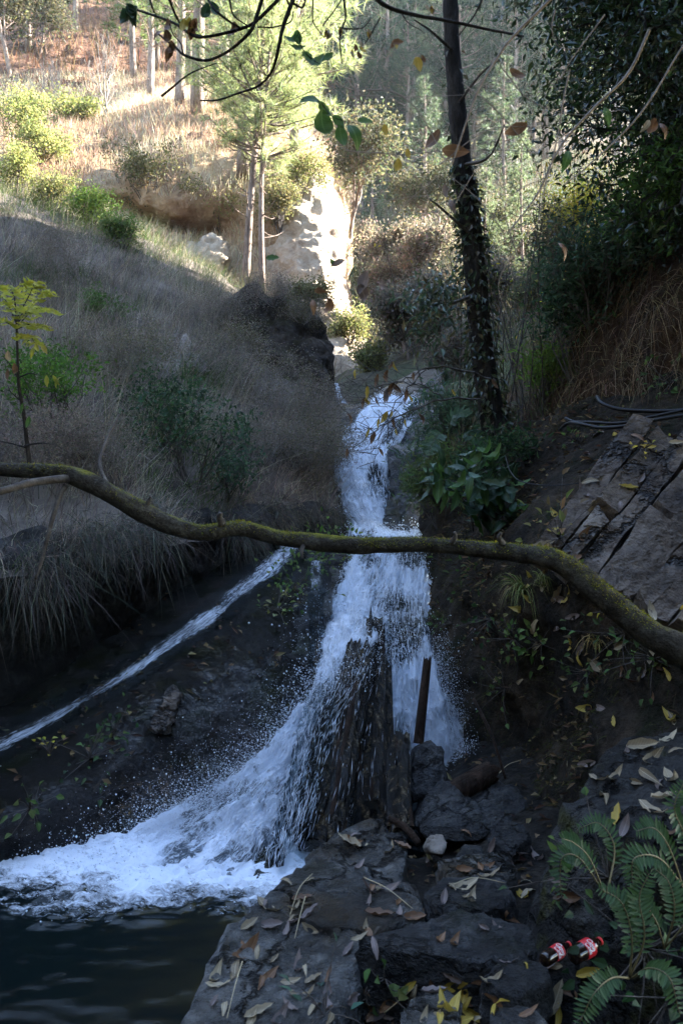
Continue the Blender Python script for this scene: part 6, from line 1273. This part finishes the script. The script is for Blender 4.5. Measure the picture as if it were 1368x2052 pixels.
# ================================================================== SMALL PLANTS
def tuft(px_, py_, n, L, pal, label, name='grass_tuft', W=.006):
    h_ = hit(px_, py_); p_ = h_[0]; b = Bag(); a = rng.random(n) * 6.28
    d = nrm(np.stack([np.cos(a) * .7, np.sin(a) * .7 - .3, .7 + .6 * rng.random(n)], 1)); blades(b, np.zeros((n, 3)) + rng.normal(size=(n, 3)) * .015, d, L * (.5 + .6 * rng.random(n)), W, np.array((0, -.15, -.95)) + rng.normal(size=(n, 3)) * .12, pick(pal, n), 4)
    return link(name, b.mesh(name, M['grass'], True), None, Matrix.Translation(p_), label, 'grass tuft')
tuft(1045, 1185, 130, .36, [(.10, .12, .03), (.14, .15, .05), (.07, .09, .03), (.2, .16, .07)], 'drooping grass tuft hanging on the bank below the branch', W=.008)
tuft(1088, 1165, 60, .28, [(.10, .12, .03), (.17, .16, .07)], 'small grass tuft beside the drooping tuft')
tuft(1195, 1290, 50, .22, [(.3, .22, .09), (.22, .15, .06), (.12, .12, .04)], 'straw-coloured grass tuft on the dark bank')
tuft(300, 1010, 120, .4, [(.12, .14, .12), (.09, .11, .09), (.2, .2, .16)], 'bluish arching grass tuft above the branch')
tuft(215, 1130, 110, .4, [(.12, .14, .12), (.09, .11, .09), (.2, .2, .16)], 'pale grass tuft hanging below the branch at the left')
tuft(880, 1235, 60, .25, [(.06, .07, .03), (.12, .10, .06)], 'dark hanging grass at the right edge of the lower fall', W=.004)
def small_plant(px_, py_, n, L, spread, pal, label, name='small_plant'):
    h_ = hit(px_, py_); p_ = h_[0]; nn_ = h_[1]; c = rng.normal(size=(n, 3)) * spread; c += nrm(nn_)[None] * np.abs(rng.normal(size=(n, 1))) * spread
    st = [(curve([np.zeros(3), q * .5 + nn_ * .02, q], 4), np.linspace(.003, .001, 4)) for q in c[:: max(1, n // 14)]]
    e = empty(name, p_, label, 'plant'); link('stem', stems_mesh(st, M['bark_twig'], 4), e)
    b = Bag(); leaves(b, c, nrm(c + rng.normal(size=(n, 3)) * spread * .8 - UP * spread * .3), nrm(nn_ + UP * .4 + rng.normal(size=(n, 3)) * .4), L * (.6 + .7 * rng.random(n)), L * .55 * (.7 + .6 * rng.random(n)), pick(pal, n)); link('crown', b.mesh('crown', M['leaf'], False), e)
WATERPL = [(.07, .12, .03), (.10, .15, .04), (.05, .09, .025), (.13, .16, .05)]
for a, b_, n, L, s, pal, lb in ((640, 1135, 150, .05, .12, WATERPL, 'lush green plants on the rock between the two streams'), (590, 1180, 130, .05, .12, WATERPL, 'green plants hanging over the black rock beside the fall'), (690, 1118, 80, .05, .09, WATERPL, 'green plants at the top edge of the lower fall'), (555, 1225, 50, .045, .08, LIME + WATERPL, 'yellowish trailing plant on the ledge left of the fall'),
        (225, 1475, 34, .035, .07, DKGREEN + GREENS, 'leafy vine on the dark ramp right of the trickle'), (180, 1520, 46, .036, .09, DKGREEN + GREENS, 'trailing ivy-like plant low on the dark ramp'), (60, 1620, 26, .05, .06, GREENS, 'green plant at the left edge near the pool'), (100, 1510, 12, .035, .05, YELL, 'few yellow leaves on the ramp by the trickle'),
        (960, 1160, 30, .05, .08, GREENS, 'green leaves under the branch near the lower fall'), (985, 1240, 24, .045, .08, DKGREEN, 'small dark plant on the bank by the fall'), (905, 1250, 22, .045, .07, GREENS, 'green sprig at the right edge of the fall'), (1085, 1290, 34, .05, .07, WATERPL, 'fresh green plant among brown leaves on the bank'), (1030, 1280, 26, .045, .07, WATERPL, 'green creeper below the drooping tuft'), (1250, 1270, 40, .045, .09, GREENS, 'round-leaved plant near the right end of the branch'), (1310, 1320, 36, .04, .08, GREENS, 'small green plant where the branch meets the bank'), (1180, 1350, 14, .045, .05, GREENS, 'tiny green plant beside the straw-coloured tuft'), (1345, 1245, 14, .045, .05, YELL, 'yellow leaves on the slab above the end of the branch'), (1240, 1210, 14, .04, .05, YELL + OLIVE, 'yellow-brown leaves beneath the bend of the branch'),
        (1010, 1380, 20, .04, .07, GREENS, 'pale sprig on the bank above the buff rock'), (1120, 1080, 40, .06, .09, [(.2, .13, .06), (.12, .08, .04), (.14, .15, .04)], 'brown and green plants above the bend of the branch'), (1160, 890, 20, .05, .06, GREENS, 'small plant growing in a crack of the slabs'), (1340, 770, 40, .05, .1, GREENS, 'green plant above the hoses'), (1290, 900, 10, .035, .04, YELL, 'yellow leaves caught between the slabs'),
        (770, 1960, 7, .05, .05, WATERPL, 'three-leaved green seedling below the long stone'), (735, 2000, 4, .055, .04, GREENS, 'single green leaf near the bottom edge'), (650, 2035, 8, .042, .05, [(.09, .15, .11), (.07, .12, .09)], 'pale blue-green seedling at the bottom edge'), (1220, 1760, 26, .035, .09, GREENS, 'leafy weeds between the fern and the boulder'), (1290, 1900, 60, .045, .16, DKGREEN, 'dark weeds behind the ferns in the corner'), (1340, 2000, 60, .045, .16, DKGREEN, 'dark weeds in the bottom right corner')):
    small_plant(a, b_, n, L, s, pal, lb)
# --- ferns
pin = {c: leaf_proto('leaflet', .13, .15, .2, .1, LM[c], .6, 6) for c in ('fern', 'palefern')}
def fern(name, base, fronds, label, c='fern', pl=.027):
    base = np.asarray(base, float); e = empty(name, base, label, 'fern')
    for pp in fronds:
        q, _ = px_line(pp, 24); b = Bag(); tube(b, q, np.linspace(.0028, .0008, 24), 5); fr = link('frond', b.mesh('frond', plain('fern_stalk', (.12, .10, .04), .6), True, base), e)
        for i in range(5, 24):
            t = nrm(q[min(i + 1, 23)] - q[i - 1]); view = nrm(np.array((0, -.8, .7))); sd = nrm(np.cross(t, view)); L = pl * (math.sin(math.pi * min(1, .12 + (i - 4) / 20 * .86)) ** .8) * (.9 + .2 * rng.random()) + .008
            for s in (-1, 1): link('leaflet', pin[c], fr, leaf_matrix(q[i] - base, nrm(sd * s + t * .35 + rng.normal(size=3) * .08), nrm(view + rng.normal(size=3) * .15), L, 1.0))
fern('fern', P(1215, 1800, 2.15), [[(1210,1790,2.15),(1180,1720,2.1),(1150,1690,2.05),(1125,1680,2.0)], [(1210,1790,2.15),(1160,1720,2.12),(1125,1720,2.1),(1122,1790,2.1)], [(1215,1790,2.15),(1230,1700,2.2),(1200,1650,2.2),(1160,1660,2.2)]], 'green fern arching in front of the mossy boulder')
fern('fern', P(1368, 1780, 2.0), [[(1368,1780,2.0),(1340,1700,1.95),(1310,1660,1.9),(1275,1665,1.9)], [(1375,1780,2.0),(1370,1680,1.95),(1350,1620,1.9),(1368,1570,1.9)], [(1370,1780,2.0),(1320,1720,1.9),(1270,1720,1.85),(1265,1770,1.85)], [(1375,1780,2.0),(1420,1700,1.95),(1400,1620,1.9),(1390,1580,1.9)]], 'fern at the right edge with fronds before the boulder')
fern('fern', P(1260, 1960, 1.9), [[(1260,1960,1.9),(1265,1880,1.85),(1245,1810,1.85),(1200,1780,1.85)], [(1260,1960,1.9),(1225,1960,1.8),(1190,1990,1.75),(1160,2050,1.75)], [(1260,1960,1.9),(1290,1880,1.85),(1280,1800,1.85),(1300,1750,1.85)], [(1265,1960,1.9),(1300,1940,1.8),(1340,1960,1.75),(1360,2030,1.75)]], 'large fern at the bottom right beside the bottles')
fern('fern', P(1330, 1900, 1.95), [[(1330,1900,1.95),(1310,1840,1.9),(1270,1800,1.9),(1235,1830,1.9)], [(1330,1900,1.95),(1350,1830,1.9),(1340,1770,1.9),(1310,1740,1.9)], [(1330,1900,1.95),(1380,1850,1.9),(1400,1880,1.9),(1410,1940,1.9)]], 'dark fern in the right corner behind the large fern')
fern('fern', P(1080, 1085, 4.55), [[(1085,1082,4.55),(1110,1070,4.5),(1140,1070,4.45),(1160,1085,4.4)], [(1130,1050,4.7),(1150,1035,4.6),(1175,1025,4.55),(1190,1012,4.5)]], 'withered pale yellow fern on the slabs above the branch', 'palefern', .06)
fern('fern', P(905, 880, 7.2), [[(905,880,7.2),(930,870,7.0),(960,880,6.9),(985,900,6.8)], [(905,880,7.2),(900,850,7.1),(915,830,7.0),(940,830,6.9)], [(905,880,7.2),(880,870,7.0),(865,890,6.9),(860,910,6.8)]], 'fern beside the foot of the ivy trunk', 'fern', .11)
# --- roots and dry grass hanging from the earth bank; dark leaf crumbs on ground and bank
g = Bag(); n = 13000; p, nn = sample_grid(GH, n, lambda c: (pix(c)[0] > 1150) * (pix(c)[0] < 1420) * (pix(c)[1] < 790) * (pix(c)[1] > 400) * clumpy(c, .35, 88, .3, .55))
blades(g, p, nrm(np.array((-.3, -.8, .2)) + rng.normal(size=(n, 3)) * .35), .15 + .4 * rng.random(n), .004, np.array((0, 0, -.95)) + rng.normal(size=(n, 3)) * .12, pick([(.20, .14, .08), (.13, .09, .055), (.26, .20, .12), (.08, .06, .04)], n), 3)
link('hanging_roots', g.mesh('hanging_roots', M['grass']), kind='stuff', label='roots and dry grass hanging from the earth bank')
g = Bag()
for G_, n, wf_ in ((GG, 2600, lambda c: (c[:, 1] > 1.2) * (c[:, 0] > -.5)), (GF, 2600, lambda c: (pix(c)[0] < 1450) * clumpy(c, .4, 89, .4, .6)), (GH, 1600, lambda c: (pix(c)[0] < 1420) * 1.0), (GR, 700, lambda c: clumpy(c, .3, 90, .5, .65))):
    p, nn = sample_grid(G_, n, wf_); leaves(g, p + nn * .01, nrm(rng.normal(size=(n, 3)) * np.array((1, 1, .3))), nrm(nn + rng.normal(size=(n, 3)) * .5), .03 + .06 * rng.random(n) ** 2, .012 + .02 * rng.random(n), pick([(.09, .055, .035), (.05, .035, .025), (.14, .10, .06), (.04, .03, .025), (.2, .15, .08)], n), .3)
p, nn = sample_grid(GF, 7000, lambda c: (pix(c)[0] < 1450) * clumpy(c, .3, 93, .45, .6)); n = len(p)
blades(g, p, nrm(nn + rng.normal(size=(n, 3)) * .6), .02 + .06 * rng.random(n), .003, np.array((0, -.1, -.7)) + rng.normal(size=(n, 3)) * .2, pick([(.04, .05, .014), (.07, .08, .02), (.09, .07, .04)], n), 2)
link('leaf_litter', g.mesh('leaf_litter', M['grass'], False), kind='stuff', label='dark crumbled leaf litter and moss on the ground and banks')
# undergrowth on the valley floor behind the falls
g = Bag(); n = 22000; p, nn = sample_grid(GV, n, lambda c: (c[:, 1] < 48) * (c[:, 1] > 12) * ~((pix(c)[0] > 670) & (pix(c)[0] < 880) & (pix(c)[1] > 715)) * (.2 + .8 * clumpy(c, 1.4, 94, .35, .6)) / c[:, 1] ** .8)
blades(g, p, nrm(UP + rng.normal(size=(n, 3)) * .4), .3 + .7 * rng.random(n), .006 + p[:, 1] * .0006, np.array((0, 0, -.4)) * rng.random((n, 1)) + rng.normal(size=(n, 3)) * .2, pick([(.17, .13, .10), (.11, .09, .07), (.22, .18, .12), (.08, .10, .04), (.10, .12, .05)], n), 2)
n = 9000; p, nn = sample_grid(GH, n, lambda c: (pix(c)[0] < 1260) * (c[:, 1] > 6.5) * clumpy(c, .5, 95, .35, .6)); blades(g, p, nrm(UP + rng.normal(size=(n, 3)) * .4), .15 + .4 * rng.random(n), .005, np.array((0, 0, -.4)) * rng.random((n, 1)) + rng.normal(size=(n, 3)) * .2, pick([(.14, .11, .08), (.08, .10, .04), (.20, .16, .10), (.06, .08, .03)], n), 2)
link('undergrowth', g.mesh('undergrowth', M['grass']), kind='stuff', label='brown and green undergrowth on the valley floor behind the falls')

# ================================================================== BOTTLES
M['cola'] = plain('dark_drink', (.012, .006, .004), .12, .6); M['red'] = plain('red_label', (.50, .012, .02), .35); M['redcap'] = plain('red_cap', (.55, .02, .02), .3); M['white'] = plain('white_print', (.8, .8, .8), .5)
m_, nt_, out_ = new_mat('clear_plastic'); p_ = nd(nt_, 'ShaderNodeBsdfPrincipled', i={'Base Color': (.75, .85, .95, 1), 'Roughness': .08, 'Transmission Weight': .85, 'IOR': 1.3}); nt_.links.new(p_.outputs[0], out_.inputs[0]); M['clear'] = m_
def lathe(name, prof, mat, seg=28):
    V = [(r * math.cos(a), r * math.sin(a), z) for z, r in prof for a in np.linspace(0, 2 * math.pi, seg, endpoint=False)]
    n = len(prof); i = np.arange(n - 1)[:, None] * seg; j = np.arange(seg)[None]; j2 = (j + 1) % seg
    return make_mesh(name, V, np.stack([i + j, i + j2, i + seg + j2, i + seg + j], -1).reshape(-1, 4), mat)
SCRIPT = {'C': [[(.9, .75), (.7, 1.0), (.3, .95), (.02, .55), (.12, .1), (.5, -.02), (.95, .2)]], 'o': [[(.35, .5), (.1, .4), (.05, .12), (.3, 0), (.52, .2), (.45, .45), (.35, .5), (.6, .42)]], 'c': [[(.5, .42), (.3, .5), (.06, .3), (.15, .03), (.4, .02), (.6, .2)]], 'a': [[(.5, .45), (.25, .5), (.04, .22), (.2, 0), (.45, .2), (.52, .48), (.46, .08), (.65, .08)]], 'l': [[(.0, .1), (.3, .75), (.28, 1.0), (.14, .85), (.12, .15), (.4, .05)]], '-': [[(.05, .3), (.35, .33)]]}
def script_text(word, h, R, z0, mat, th0):
    """brush lettering wrapped round the bottle: runs round the waist, height along the axis"""
    b = Bag(); x = 0; wd = {'C': .95, 'o': .58, 'c': .58, 'a': .62, 'l': .34, '-': .42}
    for ch in word:
        for s in SCRIPT[ch]:
            q = curve(np.array([(p_[0] + x + p_[1] * .25, p_[1], 0) for p_ in s], float), 5 * len(s)); th = th0 + q[:, 0] * h / R
            V = np.stack([(R + .0008) * np.cos(th), (R + .0008) * np.sin(th), z0 + q[:, 1] * h], 1); tube(b, V, h * (.075 + .03 * np.sin(np.linspace(0, 9, len(V)))), 6, cap=False)
        x += wd[ch]
    return b.mesh('lettering', mat), x * h / R
def bottle(a, b_, R, label, clear=False, words=('Coca', 'Cola')):
    A, B = P(*a), P(*b_); L = np.linalg.norm(B - A); zax = nrm(B - A); x = nrm(np.cross((0, 0, 1), zax)); y = np.cross(zax, x)
    m = np.eye(4); m[:3, 0] = x; m[:3, 1] = y; m[:3, 2] = zax; m[:3, 3] = A
    e = empty('cola_bottle', (0, 0, 0), label, 'bottle'); e.matrix_local = Matrix(m.tolist())
    prof = [(0, .001), (0, R * .75), (L * .03, R * .95), (L * .10, R), (L * .28, R * .93), (L * .34, R * .98), (L * .62, R * 1.0), (L * .70, R * .95), (L * .82, R * .6), (L * .89, R * .40), (L * .94, R * .38), (L * .94, .001)]
    link('body', lathe('body', prof, M['clear' if clear else 'cola']), e)
    lb = link('paper_label', lathe('paper_label', [(L * .34, R * 1.0), (L * .36, R * 1.02), (L * .60, R * 1.03), (L * .62, R * 1.01)], M['red']), e)
    h = L * .105
    for k, w in enumerate(words): 
        tw = h / (R * 1.03) * sum({'C': .95, 'o': .58, 'c': .58, 'a': .62, 'l': .34}[c_] for c_ in w); cd = nrm(np.array((0, 0, CAMZ)) - (A + B) / 2); th = math.atan2(cd @ y, cd @ x) - tw / 2; me, _ = script_text(w, h, R * 1.03, L * (.485 if k == 0 else .365), M['white'], th - (.1 if k == 0 else -.1)); link('lettering', me, lb)
    link('cap', lathe('cap', [(L * .93, R * .42), (L * .93, R * .46), (L * .995, R * .46), (L, R * .40), (L, .001)], M['redcap']), e)
    return e
bottle((1146,1917,2.14), (1202,1885,2.2), .024, 'dark drink bottle with red label lying nearer the fern')
bottle((1088,1925,2.22), (1140,1892,2.3), .020, 'small dark drink bottle with red label lying beside the grey stone')

# ================================================================== HAZE
me = bpy.data.meshes.new('haze'); bm = bmesh.new(); bmesh.ops.create_cube(bm, size=1); bm.to_mesh(me); bm.free()
hz = link('haze', me, None, Matrix.Translation((30, 82, 68)) @ Matrix.Diagonal((330, 230, 145, 1)), 'thin sunlit haze filling the valley', kind='stuff')
m_, nt_, out_ = new_mat('haze'); v_ = nd(nt_, 'ShaderNodeVolumePrincipled', i={'Color': (.86, .93, 1, 1), 'Density': .00028, 'Anisotropy': .3}); nt_.links.new(v_.outputs[0], out_.inputs['Volume']); me.materials.append(m_)
